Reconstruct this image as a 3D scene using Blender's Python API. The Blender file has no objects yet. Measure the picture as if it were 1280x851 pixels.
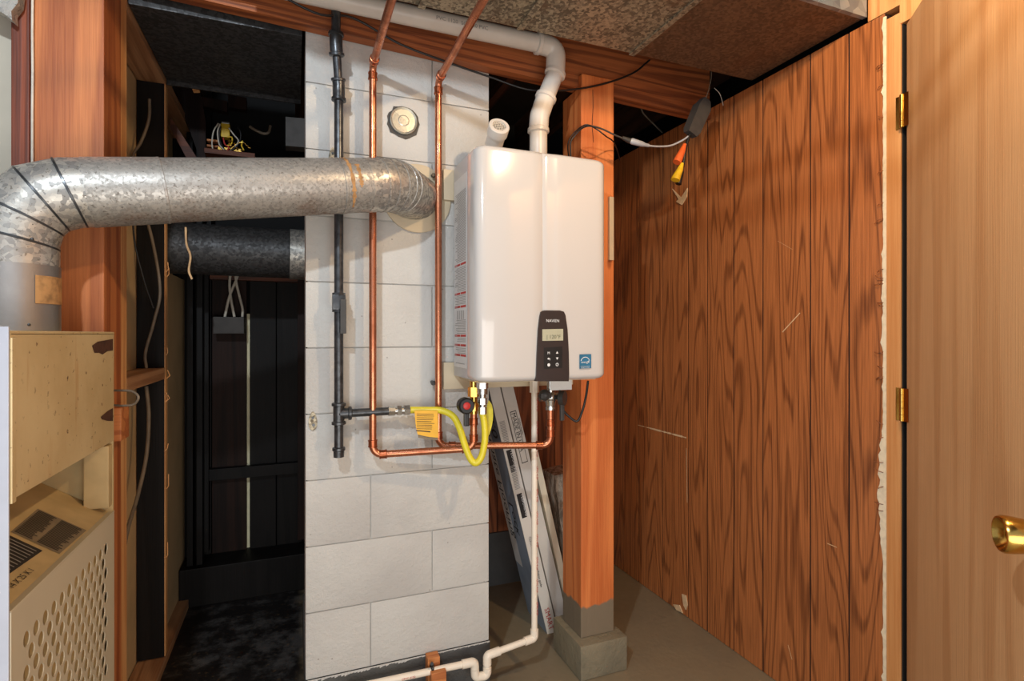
import bpy, bmesh, math, random
from mathutils import Vector, Matrix
random.seed(7)
C = bpy.context.scene.collection
SC = bpy.context.scene
FPX, HY, CH = 680.0, 418.0, 1.2          # focal length in px, horizon row, camera height
FX, FY = 0.3702, 0.9289                  # horizontal view direction
ZF = -1.2                                # floor relative to camera (all numbers below are relative to it)

# ---------------- camera, world, lights, exposure ----------------
cam = bpy.data.cameras.new('camera'); co = bpy.data.objects.new('camera', cam); C.objects.link(co)
co.location = (0, 0, CH)
co.rotation_euler = (math.pi/2, 0, -math.atan2(FX, FY))
cam.sensor_width = 36; cam.lens = FPX/1280*36; cam.shift_y = -(425.5-HY)/1280
cam.clip_start = .02; SC.camera = co
w = bpy.data.worlds.new('world'); SC.world = w; w.use_nodes = True
w.node_tree.nodes['Background'].inputs[0].default_value = (.80, .86, 1.0, 1)
w.node_tree.nodes['Background'].inputs[1].default_value = .46
def point(name, loc, col, e, r):
    l = bpy.data.lights.new(name, 'POINT'); l.energy = e; l.color = col; l.shadow_soft_size = r
    o = bpy.data.objects.new(name, l); C.objects.link(o); o.location = (loc[0], loc[1], loc[2]+CH); return o
point('ceiling_bulb', (.90, .50, 1.03), (1.0, .71, .42), 34, .028)      # bare bulb ahead of the ceiling duct
point('camera_flash', (-.44, .12, 1.02), (.80, .90, 1.0), 62, .028)        # photographer's flash, left of the camera
al = bpy.data.lights.new('fill_light', 'AREA'); al.shape = 'RECTANGLE'; al.size = 2.2; al.size_y = 1.0; al.energy = 23; al.color = (1, .95, .89)  # unseen soft fill, added to lift the dim lower parts
ao = bpy.data.objects.new('fill_light', al); C.objects.link(ao); ao.location = (.2, -.6, CH-.60)
ao.rotation_euler = (math.radians(88), 0, -math.atan2(FX, FY))
SC.view_settings.view_transform = 'Standard'; SC.view_settings.look = 'None'
SC.view_settings.exposure = 0.2; SC.view_settings.gamma = 1.0

# ---------------- measuring ----------------
def W(px, py, Y=None, X=None, Z=None):
    """the point of the place that the photograph shows at (px, py), on the plane X=, Y= or Z="""
    u = (px-640)/FPX; v = (HY-py)/FPX
    dx, dy, dz = FX+u*FY, FY-u*FX, v
    t = Y/dy if Y is not None else (X/dx if X is not None else Z/dz)
    return Vector((dx*t, dy*t, dz*t))
def WP(px, py, p0, n):
    u = (px-640)/FPX; v = (HY-py)/FPX
    d = Vector((FX+u*FY, FY-u*FX, v)); n = Vector(n)
    return d*(Vector(p0).dot(n)/d.dot(n))

# ---------------- materials ----------------
def lin(c):
    r = []
    for x in c:
        x = x/255; r.append(x/12.92 if x <= .04045 else ((x+.055)/1.055)**2.4)
    return (r[0], r[1], r[2], 1)
class NT:
    def __init__(s, name):
        s.m = bpy.data.materials.new(name); s.m.use_nodes = True; s.t = s.m.node_tree
        s.b = s.t.nodes['Principled BSDF']
    def n(s, ty, _p=None, **kw):
        x = s.t.nodes.new(ty)
        for k, v in (_p or {}).items(): setattr(x, k, v)
        for k, v in kw.items():
            k = k.replace('_', ' ')
            s.put(x.inputs[k], v)
        return x
    def put(s, inp, v):
        if isinstance(v, bpy.types.NodeSocket): s.t.links.new(v, inp)
        else: inp.default_value = v
    def coords(s, scale=(1,1,1), rnd=True):
        tc = s.n('ShaderNodeTexCoord'); v = tc.outputs['Object']
        if rnd:
            oi = s.n('ShaderNodeObjectInfo')
            mu = s.n('ShaderNodeVectorMath', {'operation': 'SCALE'}); mu.inputs[0].default_value = (7.3, 11.1, 5.7); s.put(mu.inputs['Scale'], oi.outputs['Random'])
            ad = s.n('ShaderNodeVectorMath', {'operation': 'ADD'}); s.put(ad.inputs[0], v); s.put(ad.inputs[1], mu.outputs[0]); v = ad.outputs[0]
        return s.scale(v, scale)
    def scale(s, v, sc):
        mp = s.n('ShaderNodeMapping'); s.put(mp.inputs['Vector'], v); mp.inputs['Scale'].default_value = sc; return mp.outputs[0]
    def noise(s, v, scale=5, detail=3, rough=.5, dist=0):
        x = s.n('ShaderNodeTexNoise'); s.put(x.inputs['Vector'], v); x.inputs['Scale'].default_value = scale; x.inputs['Detail'].default_value = detail
        x.inputs['Roughness'].default_value = rough; x.inputs['Distortion'].default_value = dist; return x.outputs['Fac']
    def math(s, op, a, b=0.0, clamp=False):
        x = s.n('ShaderNodeMath', {'operation': op, 'use_clamp': clamp}); s.put(x.inputs[0], a); s.put(x.inputs[1], b); return x.outputs[0]
    def ramp(s, f, lo, hi, a=0.0, b=1.0):
        x = s.n('ShaderNodeMapRange', {'interpolation_type': 'SMOOTHSTEP'}); s.put(x.inputs[0], f)
        x.inputs[1].default_value = lo; x.inputs[2].default_value = hi; x.inputs[3].default_value = a; x.inputs[4].default_value = b; return x.outputs[0]
    def mix(s, f, a, b):
        x = s.n('ShaderNodeMix', {'data_type': 'RGBA'}); s.put(x.inputs[0], f); s.put(x.inputs[6], a); s.put(x.inputs[7], b); return x.outputs[2]
    def bump(s, h, st=.3, dist=.003):
        x = s.n('ShaderNodeBump'); x.inputs['Strength'].default_value = st; x.inputs['Distance'].default_value = dist; s.put(x.inputs['Height'], h)
        s.t.links.new(x.outputs[0], s.b.inputs['Normal'])
    def out(s, col=None, rough=None, metal=None, spec=None, coat=None):
        if col is not None: s.put(s.b.inputs['Base Color'], col)
        if rough is not None: s.put(s.b.inputs['Roughness'], rough)
        if metal is not None: s.put(s.b.inputs['Metallic'], metal)
        if spec is not None: s.put(s.b.inputs['Specular IOR Level'], spec)
        if coat is not None: s.put(s.b.inputs['Coat Weight'], coat)
        return s.m
def plain(name, c, rough=.5, metal=0, var=.12, vs=30, spec=.5, coat=0):
    m = NT(name); v = m.coords(); f = m.noise(v, vs, 3)
    a = lin(c); b = tuple(x*(1-var*2) for x in a[:3])+(1,)
    return m.out(m.mix(m.ramp(f, .35, .75), a, b), rough, metal, spec, coat)
AX = {'x': (0, 1, 2), 'y': (1, 0, 2), 'z': (2, 0, 1)}
def wood(name, light, dark, axis='z', freq=14, stretch=.09, scale=9, rough=.6, fib=.35, knots=True, blotch=.3, coat=0, paint=None, lo=.25, hi=.95):
    m = NT(name)
    sc = [1, 1, 1]; sc['xyz'.index(axis)] = stretch
    v = m.coords(tuple(sc))
    n1 = m.noise(v, scale, 1.5, .4, .25)
    sn = m.math('SINE', m.math('MULTIPLY', n1, freq*6.283))
    g = m.ramp(sn, -1+2*lo, -1+2*hi)
    sc2 = [1, 1, 1]; sc2['xyz'.index(axis)] = .02
    v2 = m.coords(tuple(sc2)); n2 = m.noise(v2, 230, 3, .6)
    g = m.math('ADD', m.math('MULTIPLY', g, 1-fib), m.math('MULTIPLY', m.ramp(n2, .35, .68), fib))
    col = m.mix(g, lin(light), lin(dark))
    n3 = m.noise(m.coords((1,1,1)), 3.5, 3)
    d2 = tuple(x*.55 for x in lin(dark)[:3])+(1,)
    col = m.mix(m.ramp(n3, .45, .8, 0, blotch), col, d2)
    if knots:
        sk = [1, 1, 1]; sk['xyz'.index(axis)] = .45
        vo = m.n('ShaderNodeTexVoronoi'); m.put(vo.inputs['Vector'], m.coords(tuple(sk))); vo.inputs['Scale'].default_value = 5.5
        col = m.mix(m.ramp(vo.outputs['Distance'], .075, .03, 0, .75), col, d2)
    if paint:
        tc = m.n('ShaderNodeTexCoord'); sp = m.n('ShaderNodeSeparateXYZ'); m.put(sp.inputs[0], tc.outputs['Object'])
        h = m.math('ADD', sp.outputs['Z'], m.math('MULTIPLY', m.noise(m.coords((1,1,1)), 22, 2), .05))
        col = m.mix(m.ramp(h, paint[0]+.005, paint[0]-.005), col, lin(paint[1]))
    m.bump(g, .25, .002)
    return m.out(col, rough, coat=coat)
M = {}
M['beam'] = wood('fir_beam_wood', (172,98,52), (108,54,26), 'x', 9, .07, 9)
M['post'] = wood('fir_post_wood', (222,132,70), (190,98,44), 'z', 7, .05, 8, paint=(.135, (122,108,88)), blotch=.18)
M['post_old'] = wood('old_post_wood', (198,122,68), (150,80,40), 'z', 6, .05, 7, blotch=.45)
M['board_dark'] = wood('dark_board_wood', (135,66,36), (86,38,20), 'z', 10, .06, 9)
M['stud'] = wood('stud_wood', (230,176,116), (204,138,80), 'z', 8, .05, 10, blotch=.25)
M['stud_y'] = wood('plate_wood', (186,140,100), (146,100,66), 'y', 8, .06, 10)
M['block_x'] = wood('block_wood', (205,132,74), (165,92,46), 'x', 8, .08, 12, blotch=.2)
M['tan'] = plain('tan_sheathing', (216,180,130), .8, var=.1, vs=5)
M['cream_board'] = plain('cream_painted_board', (206,190,160), .6, var=.06, vs=9)
M['jamb'] = wood('pine_jamb_wood', (226,170,108), (200,132,72), 'z', 7, .04, 9, blotch=.12, knots=True)
M['rail'] = wood('joist_wood', (90,58,38), (52,32,22), 'y', 8, .06, 9)
M['rail_x'] = wood('shelf_wood', (112,60,34), (66,34,20), 'x', 8, .06, 9)
M['door'] = wood('door_veneer', (224,174,122), (202,148,98), 'z', 4.5, .04, 7, rough=.42, fib=.38, knots=False, blotch=.2)
M['panel'] = wood('walnut_print_panel', (190,116,64), (96,50,24), 'z', 15, .085, 7.5, rough=.42, fib=.45, knots=False, blotch=.10, coat=.1, lo=.62, hi=1.12)
M['panel_dark'] = wood('walnut_print_panel_back', (164,98,58), (92,48,26), 'z', 13, .10, 6.5, rough=.5, fib=.34, knots=False, blotch=.25)
M['groove'] = plain('panel_groove', (40,20,12), .8)
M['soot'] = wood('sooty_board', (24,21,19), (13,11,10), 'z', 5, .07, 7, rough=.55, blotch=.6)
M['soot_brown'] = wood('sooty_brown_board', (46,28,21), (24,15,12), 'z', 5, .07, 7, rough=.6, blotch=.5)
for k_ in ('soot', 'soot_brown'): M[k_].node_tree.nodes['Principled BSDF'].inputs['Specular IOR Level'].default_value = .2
M['black'] = plain('black_plastic', (24,23,23), .4)
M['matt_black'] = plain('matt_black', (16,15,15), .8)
M['shelfmetal'] = plain('control_box_metal', (70,66,62), .6, .2)

def m_block():
    m = NT('painted_block'); v = m.coords(); n = m.noise(v, 90, 5, .7); n2 = m.noise(v, 3, 3); n3 = m.noise(v, 34, 2)
    col = m.mix(m.ramp(n2, .35, .75), lin((200,198,191)), lin((184,181,175)))
    vo = m.n('ShaderNodeTexVoronoi'); m.put(vo.inputs['Vector'], v); vo.inputs['Scale'].default_value = 17
    col = m.mix(m.ramp(vo.outputs['Distance'], .055, .03, 0, .55), col, lin((110,100,88)))
    m.bump(m.math('ADD', n, m.math('MULTIPLY', n3, .8)), .6, .005)
    return m.out(col, .62)
M['block'] = m_block()
def m_conc(name, a, b, rough=.5, bs=.3):
    m = NT(name); v = m.coords((1,1,1), False); n = m.noise(v, 2.2, 5, .6); n2 = m.noise(v, 60, 4, .7); n3 = m.noise(v, 14, 3)
    col = m.mix(m.ramp(n, .3, .75), lin(a), lin(b)); col = m.mix(m.ramp(n3, .6, .78, 0, .4), col, tuple(x*.7 for x in lin(b)[:3])+(1,))
    m.bump(m.math('ADD', n2, n3), bs, .004)
    return m.out(col, m.ramp(n3, .3, .7, rough-.1, rough+.15))
M['kneewall'] = m_conc('gray_painted_concrete_shaded', (84,86,86), (66,68,68), .6)  # grey paint, darkened to hold the shadow lying on the knee wall
M['footing'] = m_conc('concrete_footing', (142,130,104), (112,106,88), .7, 1.0)
M['darkbase'] = m_conc('dark_gray_block', (92,92,88), (66,66,66), .6, .9)
def m_floor():
    m = NT('gray_painted_floor'); tc = m.n('ShaderNodeTexCoord'); v = tc.outputs['Object']
    n = m.noise(v, 1.7, 5, .6); n3 = m.noise(v, 11, 4, .6); n2 = m.noise(v, 50, 3)
    col = m.mix(m.ramp(n, .3, .75), lin((142,128,102)), lin((124,112,92)))
    col = m.mix(m.ramp(n3, .62, .75, 0, .35), col, lin((90,80,64)))
    sp = m.n('ShaderNodeSeparateXYZ'); m.put(sp.inputs[0], v)
    wob = m.math('MULTIPLY', m.math('SUBTRACT', n3, .5), .10)
    xm = m.math('ADD', m.math('ADD', sp.outputs['X'], .3), wob); ym = m.math('ADD', m.math('ADD', sp.outputs['Y'], 1.05), wob)
    mask = m.math('MULTIPLY', m.ramp(xm, .07, .0), m.ramp(ym, 1.62, 1.80))   # soot of the flue chase
    nf = m.noise(v, 5, 6, .7)
    sootc = m.mix(m.ramp(nf, .48, .62), lin((24,21,20)), lin((78,76,74)))  # paler grey patches paint in the sheen on the soot
    sootc = m.mix(m.ramp(n2, .6, .75, 0, .5), sootc, lin((110,88,60)))
    col = m.mix(mask, col, sootc)
    m.bump(m.math('ADD', n2, m.math('MULTIPLY', m.math('MULTIPLY', nf, mask), 3.0)), .3, .004)
    return m.out(col, m.ramp(n3, .3, .7, .38, .6))
M['floor'] = m_floor()
def m_galv(name, a, b, rust=.0, sc=60, rough=.42, metal=.75):
    m = NT(name); v = m.coords(); vo = m.n('ShaderNodeTexVoronoi'); m.put(vo.inputs['Vector'], v); vo.inputs['Scale'].default_value = sc
    vc = m.n('ShaderNodeSeparateXYZ'); m.put(vc.inputs[0], vo.outputs['Color'])
    n = m.noise(v, 9, 4, .6); n2 = m.noise(v, 150, 3, .6)
    f = m.math('ADD', m.math('MULTIPLY', vc.outputs['X'], .5), m.math('MULTIPLY', n, .5))
    col = m.mix(m.ramp(f, .25, .75), lin(a), lin(b))
    if rust:
        n4 = m.noise(v, 4.5, 5, .65)
        col = m.mix(m.math('MULTIPLY', m.ramp(n4, .52, .7), m.ramp(n2, .45, .6, .3, rust)), col, lin((130,84,48)))
        col = m.mix(m.ramp(n2, .60, .66, 0, .65), col, lin((92,84,74)))
    m.bump(n2, .15, .002)
    return m.out(col, m.ramp(f, .2, .8, rough-.08, rough+.12), metal)
M['galv'] = m_galv('galvanised_steel', (178,175,168), (146,144,138), .6, 170, .42, .5)
M['galv_elbow'] = m_galv('spangled_steel', (192,188,178), (138,137,133), .45, 105, .4, .55)
M['foil'] = m_galv('bright_foil', (186,182,178), (150,146,142), 0, 5, .36, .8)
M['duct'] = m_galv('old_duct_steel', (176,164,138), (104,94,78), .5, 120, .5, .35)
M['duct_brown'] = m_galv('brown_duct_steel', (124,96,72), (92,70,52), .5, 130, .5, .3)
M['duct_side'] = m_galv('duct_side_steel', (170,186,196), (130,140,150), 0, 30, .35, .6)
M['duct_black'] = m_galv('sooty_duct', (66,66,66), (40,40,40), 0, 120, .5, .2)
M['lid'] = m_galv('bright_lid', (225,222,205), (196,194,178), 0, 12, .3, .7)
def m_copper():
    m = NT('copper'); v = m.coords(); n = m.noise(v, 16, 4, .65)
    col = m.mix(m.ramp(n, .35, .75), lin((206,134,100)), lin((164,98,68))); m.bump(n, .05, .001)
    return m.out(col, m.ramp(n, .3, .8, .22, .42), .88)
M['copper'] = m_copper()
M['solder'] = plain('copper_fitting', (178,100,66), .32, .9, .2, 60)
M['iron'] = plain('black_iron', (82,84,86), .32, .65, .25, 60)
M['brass'] = plain('brass', (214,172,88), .22, 1, .08, 40)
M['steel'] = plain('nickel_steel', (196,196,192), .25, .95, .1, 60)
M['pvc'] = plain('white_pvc', (214,206,194), .35, 0, .03, 20)
M['cpvc'] = plain('cream_pvc', (240,228,208), .35, 0, .03, 20)
M['enamel'] = plain('white_enamel', (204,200,194), .14, 0, .01, 3, .5, .6)
M['casing'] = plain('grey_casing', (186,186,184), .3, 0, .03, 8)
M['ctrl'] = plain('dark_brown_plastic', (50,40,38), .35, 0, .05)
M['lcd'] = plain('lcd', (178,176,150), .3, 0, .03)
M['lcdink'] = plain('lcd_ink', (104,104,84), .5)
M['ink'] = plain('black_ink', (30,28,28), .6)
M['greyink'] = plain('grey_ink', (150,148,144), .7)
M['redink'] = plain('red_ink', (190,52,44), .6)
M['whiteink'] = plain('white_ink', (232,232,230), .5)
M['blue'] = plain('blue_label', (44,112,146), .45)
M['label'] = plain('label_paper', (214,214,210), .35, 0, .03)
M['label_old'] = plain('old_label_paper', (140,126,102), .6, 0, .12, 14)
M['label_black'] = plain('black_label', (48,44,42), .6)
M['sticker'] = plain('brown_sticker', (186,140,88), .7, 0, .25, 50)
M['yellow'] = plain('yellow_hose', (224,208,52), .35, 0, .04)
M['tag'] = plain('yellow_tag', (236,178,34), .4, 0, .06)
M['red'] = plain('red_cap', (214,52,46), .4)
M['orange'] = plain('orange_plastic', (240,110,50), .45)
M['yellowp'] = plain('yellow_plastic', (240,196,40), .45)
M['greyp'] = plain('grey_plastic', (180,184,190), .4)
M['slate'] = plain('dark_slate_plastic', (60,58,55), .5)
M['cable_w'] = plain('white_cable', (206,198,182), .5)
M['cable_g'] = plain('grey_cable', (120,106,88), .6)
M['torn'] = plain('torn_fibre', (240,224,192), .9, 0, .08, 60)
M['splinter'] = plain('splintered_veneer', (232,196,150), .9, 0, .1, 60)
def m_beige():
    m = NT('beige_furnace_enamel'); v = m.coords(); n = m.noise(v, 4, 5, .6); n2 = m.noise(v, 70, 3, .6); n3 = m.noise(m.scale(v, (1, 6, .8)), 4, 4, .6)
    col = m.mix(m.ramp(n, .3, .75), lin((216,196,150)), lin((196,172,124)))
    col = m.mix(m.ramp(n3, .6, .74, 0, .5), col, lin((182,132,74)))
    col = m.mix(m.math('MULTIPLY', m.ramp(n2, .64, .70), m.ramp(n, .4, .6, .2, .9)), col, lin((92,54,30)))
    return m.out(col, .45)
M['beige'] = m_beige()
M['beige_clean'] = plain('beige_grille_enamel', (208,198,172), .4, 0, .05, 4)
M['beige_in'] = plain('beige_inner_enamel', (206,182,132), .6, 0, .12, 12)
M['rustpatch'] = plain('rust_patch', (84,52,34), .8, 0, .25, 60)
M['furn_white'] = plain('pale_furnace_side', (176,180,190), .4, 0, .03)
M['carton_w'] = plain('white_carton', (214,210,200), .6, 0, .05, 8)
M['carton_b'] = plain('blue_grey_carton', (140,152,166), .55, 0, .15, 6)
M['carton_tan'] = plain('tan_carton', (176,146,108), .7, 0, .05, 8)
M['cream_trim'] = plain('cream_trim', (232,220,192), .5, 0, .03)
def m_plastic():
    m = NT('clear_wrap_bundle'); v = m.coords((1,1,.35)); n = m.noise(v, 45, 4, .7)
    col = m.mix(m.ramp(n, .35, .65), lin((216,208,188)), lin((120,114,100))); m.bump(n, .6, .006)
    return m.out(col, .18, 0, .8, .5)
M['wrap'] = m_plastic()
M['drywall'] = plain('grey_drywall', (186,178,160), .8, 0, .08, 6)
M['ceil'] = plain('dark_subfloor', (46,32,24), .9, 0, .2, 6)
M['crack'] = plain('pale_strip_behind', (250,240,200), .9, 0, .05)

# ---------------- mesh helpers ----------------
def B(): return bmesh.new()
def box(bm, x0, x1, y0, y1, z0, z1, bev=0.0):
    vs = [bm.verts.new((x, y, z)) for z in (z0, z1) for x, y in ((x0,y0),(x1,y0),(x1,y1),(x0,y1))]
    fs = [bm.faces.new([vs[i] for i in q]) for q in ((3,2,1,0),(4,5,6,7),(0,1,5,4),(1,2,6,5),(2,3,7,6),(3,0,4,7))]
    if bev > 0:
        es = list({e for f in fs for e in f.edges})
        bmesh.ops.bevel(bm, geom=es, offset=bev, segments=2, profile=.7, affect='EDGES', clamp_overlap=True)
    return bm
def hexa(bm, p):
    """eight corners, bottom ring then top ring"""
    vs = [bm.verts.new(q) for q in p]
    for q in ((3,2,1,0),(4,5,6,7),(0,1,5,4),(1,2,6,5),(2,3,7,6),(3,0,4,7)): bm.faces.new([vs[i] for i in q])
    return bm
def quad(bm, *p):
    bm.faces.new([bm.verts.new(q) for q in p]); return bm
def frames(pts):
    T = []
    for i in range(len(pts)):
        a = pts[max(i-1,0)]; b = pts[min(i+1, len(pts)-1)]
        d1 = (pts[i]-a).normalized() if i > 0 else None; d2 = (b-pts[i]).normalized() if i < len(pts)-1 else None
        t = (d1+d2) if d1 is not None and d2 is not None else (d1 if d1 is not None else d2)
        T.append(t.normalized())
    n = T[0].orthogonal().normalized(); out = []
    for i, t in enumerate(T):
        if i: n = (n - t*n.dot(t)).normalized()
        mi = 1.0
        if 0 < i < len(pts)-1:
            c = (pts[i]-pts[i-1]).normalized().dot(t); mi = 1/max(c, .5)
        out.append((t, n.copy(), t.cross(n), mi))
    return out
def tube(bm, pts, r, seg=14, cap=True, rs=None):
    pts = [Vector(p) for p in pts]; fr = frames(pts); rings = []
    for i, (t, n, b, mi) in enumerate(fr):
        rr = rs[i] if rs else r; ring = []
        # mitre: stretch in the bend plane
        bd = Vector((0,0,0))
        if 0 < i < len(pts)-1:
            bd = ((pts[i]-pts[i-1]).normalized() - (pts[i+1]-pts[i]).normalized())
            if bd.length > 1e-5: bd.normalize()
        for k in range(seg):
            a = 2*math.pi*k/seg; off = n*math.cos(a)*rr + b*math.sin(a)*rr
            if bd.length > .5: off = off + bd*off.dot(bd)*(mi-1)
            ring.append(bm.verts.new(pts[i]+off))
        rings.append(ring)
    for i in range(len(rings)-1):
        for k in range(seg):
            bm.faces.new((rings[i][k], rings[i][(k+1)%seg], rings[i+1][(k+1)%seg], rings[i+1][k]))
    if cap:
        bm.faces.new(rings[0][::-1]); bm.faces.new(rings[-1])
    return bm
def fillet(pts, rad, n=6):
    pts = [Vector(p) for p in pts]; out = [pts[0]]
    for i in range(1, len(pts)-1):
        p = pts[i]; a = (pts[i-1]-p); b = (pts[i+1]-p); la, lb = a.length, b.length; a.normalize(); b.normalize()
        ang = a.angle(b); rr = rad[i-1] if isinstance(rad, (list, tuple)) else rad
        d = min(rr/math.tan(ang/2) if ang < 3.1 else 0, la*.49, lb*.49)
        if d < 1e-5: out.append(p); continue
        r2 = d*math.tan(ang/2); c = p+(a+b).normalized()*(r2/math.sin(ang/2))
        s = p+a*d-c; e = p+b*d-c
        for k in range(n+1):
            q = s.slerp(e, k/n) if s.length > 1e-6 else s
            out.append(c+q.normalized()*r2)
    out.append(pts[-1]); return out
def smooth_path(pts, n=8):
    pts = [Vector(p) for p in pts]; out = []
    P = [pts[0]*2-pts[1]]+pts+[pts[-1]*2-pts[-2]]
    for i in range(1, len(P)-2):
        for k in range(n):
            t = k/n; a, b, c, d = P[i-1], P[i], P[i+1], P[i+2]
            out.append(.5*((2*b)+(c-a)*t+(2*a-5*b+4*c-d)*t*t+(3*b-a-3*c+d)*t**3))
    out.append(pts[-1]); return out
def cyl(bm, a, b, r, r2=None, seg=20):
    return tube(bm, [a, b], r, seg, True, [r, r if r2 is None else r2])
def lathe(bm, p, d, prof, seg=32):
    """profile of (height, radius) turned about the axis d through p"""
    p = Vector(p); d = Vector(d).normalized(); n = d.orthogonal().normalized(); b = d.cross(n); rg = []
    for h, rr in prof: rg.append([bm.verts.new(p+d*h+(n*math.cos(2*math.pi*k/seg)+b*math.sin(2*math.pi*k/seg))*rr) for k in range(seg)])
    for x, y in zip(rg, rg[1:]):
        for k in range(seg): bm.faces.new((x[k], x[(k+1)%seg], y[(k+1)%seg], y[k]))
    bm.faces.new(rg[0][::-1]); bm.faces.new(rg[-1]); return bm
def prism(bm, poly, vec):
    """closed polygon (world points) pushed along vec"""
    poly = [Vector(p) for p in poly]; vec = Vector(vec)
    a = [bm.verts.new(p) for p in poly]; b = [bm.verts.new(p+vec) for p in poly]
    bm.faces.new(a[::-1]); bm.faces.new(b)
    for i in range(len(a)):
        j = (i+1) % len(a); bm.faces.new((a[i], a[j], b[j], b[i]))
    return bm
def txt(bm, s, size, o, xd, yd, off=0.0006, align='LEFT'):
    cu = bpy.data.curves.new('lettering', 'FONT'); cu.body = s; cu.size = size; cu.align_x = align; cu.resolution_u = 2
    ob = bpy.data.objects.new('lettering', cu); C.objects.link(ob)
    dg = bpy.context.evaluated_depsgraph_get(); me = bpy.data.meshes.new_from_object(ob.evaluated_get(dg))
    xd = Vector(xd).normalized(); yd = Vector(yd).normalized(); nn = xd.cross(yd); o = Vector(o)
    vs = [bm.verts.new(o+xd*v.co.x+yd*v.co.y+nn*off) for v in me.vertices]
    for p in me.polygons:
        try: bm.faces.new([vs[i] for i in p.vertices])
        except ValueError: pass
    bpy.data.objects.remove(ob); bpy.data.curves.remove(cu); bpy.data.meshes.remove(me)
    return bm
BASE = {}
def obj(name, bm, m, parent=None, smooth=None, kind=None, normals=True):
    if normals: bmesh.ops.recalc_face_normals(bm, faces=bm.faces)
    xs = [v.co.x for v in bm.verts]; ys = [v.co.y for v in bm.verts]; zs = [v.co.z for v in bm.verts]
    c = Vector(((min(xs)+max(xs))/2, (min(ys)+max(ys))/2, min(zs)))
    bmesh.ops.translate(bm, verts=bm.verts, vec=-c)
    me = bpy.data.meshes.new(name); bm.to_mesh(me); bm.free()
    if smooth is not None:
        me.polygons.foreach_set('use_smooth', [True]*len(me.polygons))
        me.set_sharp_from_angle(angle=math.radians(smooth))
    me.materials.append(M[m])
    o = bpy.data.objects.new(name, me); C.objects.link(o); BASE[o] = c
    if parent is not None: o.parent = parent; o.location = c-BASE[parent]
    else: o.location = c
    if kind: o['kind'] = kind
    return o
def tag(o, label, cat, group=None):
    o['label'] = label; o['category'] = cat
    if group: o['group'] = group
    return o
def thing(name, loc, label, cat, group=None):
    o = bpy.data.objects.new(name, None); C.objects.link(o); o.location = loc; BASE[o] = Vector(loc); o.empty_display_size = .05
    return tag(o, label, cat, group)
def struct(name, bm, m, smooth=None): return obj(name, bm, m, None, smooth, 'structure')
def bx(name, m, x0, x1, y0, y1, z0, z1, bev=0.0, parent=None, smooth=None):
    return obj(name, box(B(), x0, x1, y0, y1, z0, z1, bev), m, parent, smooth)
def ring_at(bm, p, d, r, h, rr=.004, seg=20):
    """a raised collar round a pipe of radius r at p, along d"""
    p = Vector(p); d = Vector(d).normalized()
    tube(bm, [p-d*h, p-d*h*.6, p+d*h*.6, p+d*h], r, seg, True, [r, r+rr, r+rr, r])
    return bm

CHY, PY, XR, YB = 1.776, 1.70, 1.545, 2.447
# ================= SETTING =================
struct('floor', box(B(), -1.6, 2.2, -1.2, 3.3, ZF-.1, ZF), 'floor')
struct('ceiling', box(B(), -1.6, 2.2, -1.2, 3.3, 1.30, 1.36), 'ceil')
# right wall: backing board with the printed planks of the panelling as pieces
TOPZ = .905
wr = struct('wall_right', box(B(), XR+.0030, XR+.06, 1.036, YB, ZF, TOPZ), 'groove')
gx = [766.5, 779, 799, 829, 861, 885, 918, 954.5, 1013.8, 1062.3, 1106]
ys = [W(g, 400, X=XR+.004).y for g in gx]
for i in range(len(gx)-1):
    y1, y0 = ys[i]-.0030, ys[i+1]+.0030
    if i == len(gx)-2: y0 = 1.037
    if i == 0: y1 = YB-.002
    box_bm = box(B(), XR, XR+.0028, y0, y1, ZF+.002, TOPZ, .0008)
    obj('wall_plank', box_bm, 'panel', wr)
# torn edge of the panelling
bm = B(); z = ZF+.01; y = 1.030
n = 150; prev = None; hz = (TOPZ-ZF-.02)/n
prof = []
for i in range(n+1):
    zz = ZF+.01+i*hz
    wdt = .0015+.002*random.random()
    if -.65 < zz < -.25: wdt += .015*math.sin((zz+.65)/.4*math.pi)*(.6+.5*random.random())
    if -.05 < zz < .22: wdt += .005*abs(math.sin((zz+.05)*23))*random.random()
    if random.random() < .12: wdt += .005
    prof.append((zz, wdt))
for (za, wa), (zb, wb) in zip(prof, prof[1:]):
    hexa(bm, [(XR-.003, 1.031, za), (XR-.003, 1.037+wa, za), (XR+.0005, 1.037+wa, za), (XR+.0005, 1.031, za),
              (XR-.003, 1.031, zb), (XR-.003, 1.037+wb, zb), (XR+.0005, 1.037+wb, zb), (XR+.0005, 1.031, zb)])
obj('torn_edge', bm, 'torn', wr, kind='stuff')
bm = B()
for i in range(26):
    zz = random.uniform(-.5, .8); L = random.uniform(.012, .028); c = random.uniform(-.01, .01)
    tube(bm, [(XR-.002, 1.038, zz), (XR-.008, 1.038+L*.5, zz+c*.4), (XR-.004, 1.038+L, zz+c)], .0011, 5)
obj('splinter', bm, 'panel_dark', wr, kind='stuff')
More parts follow.
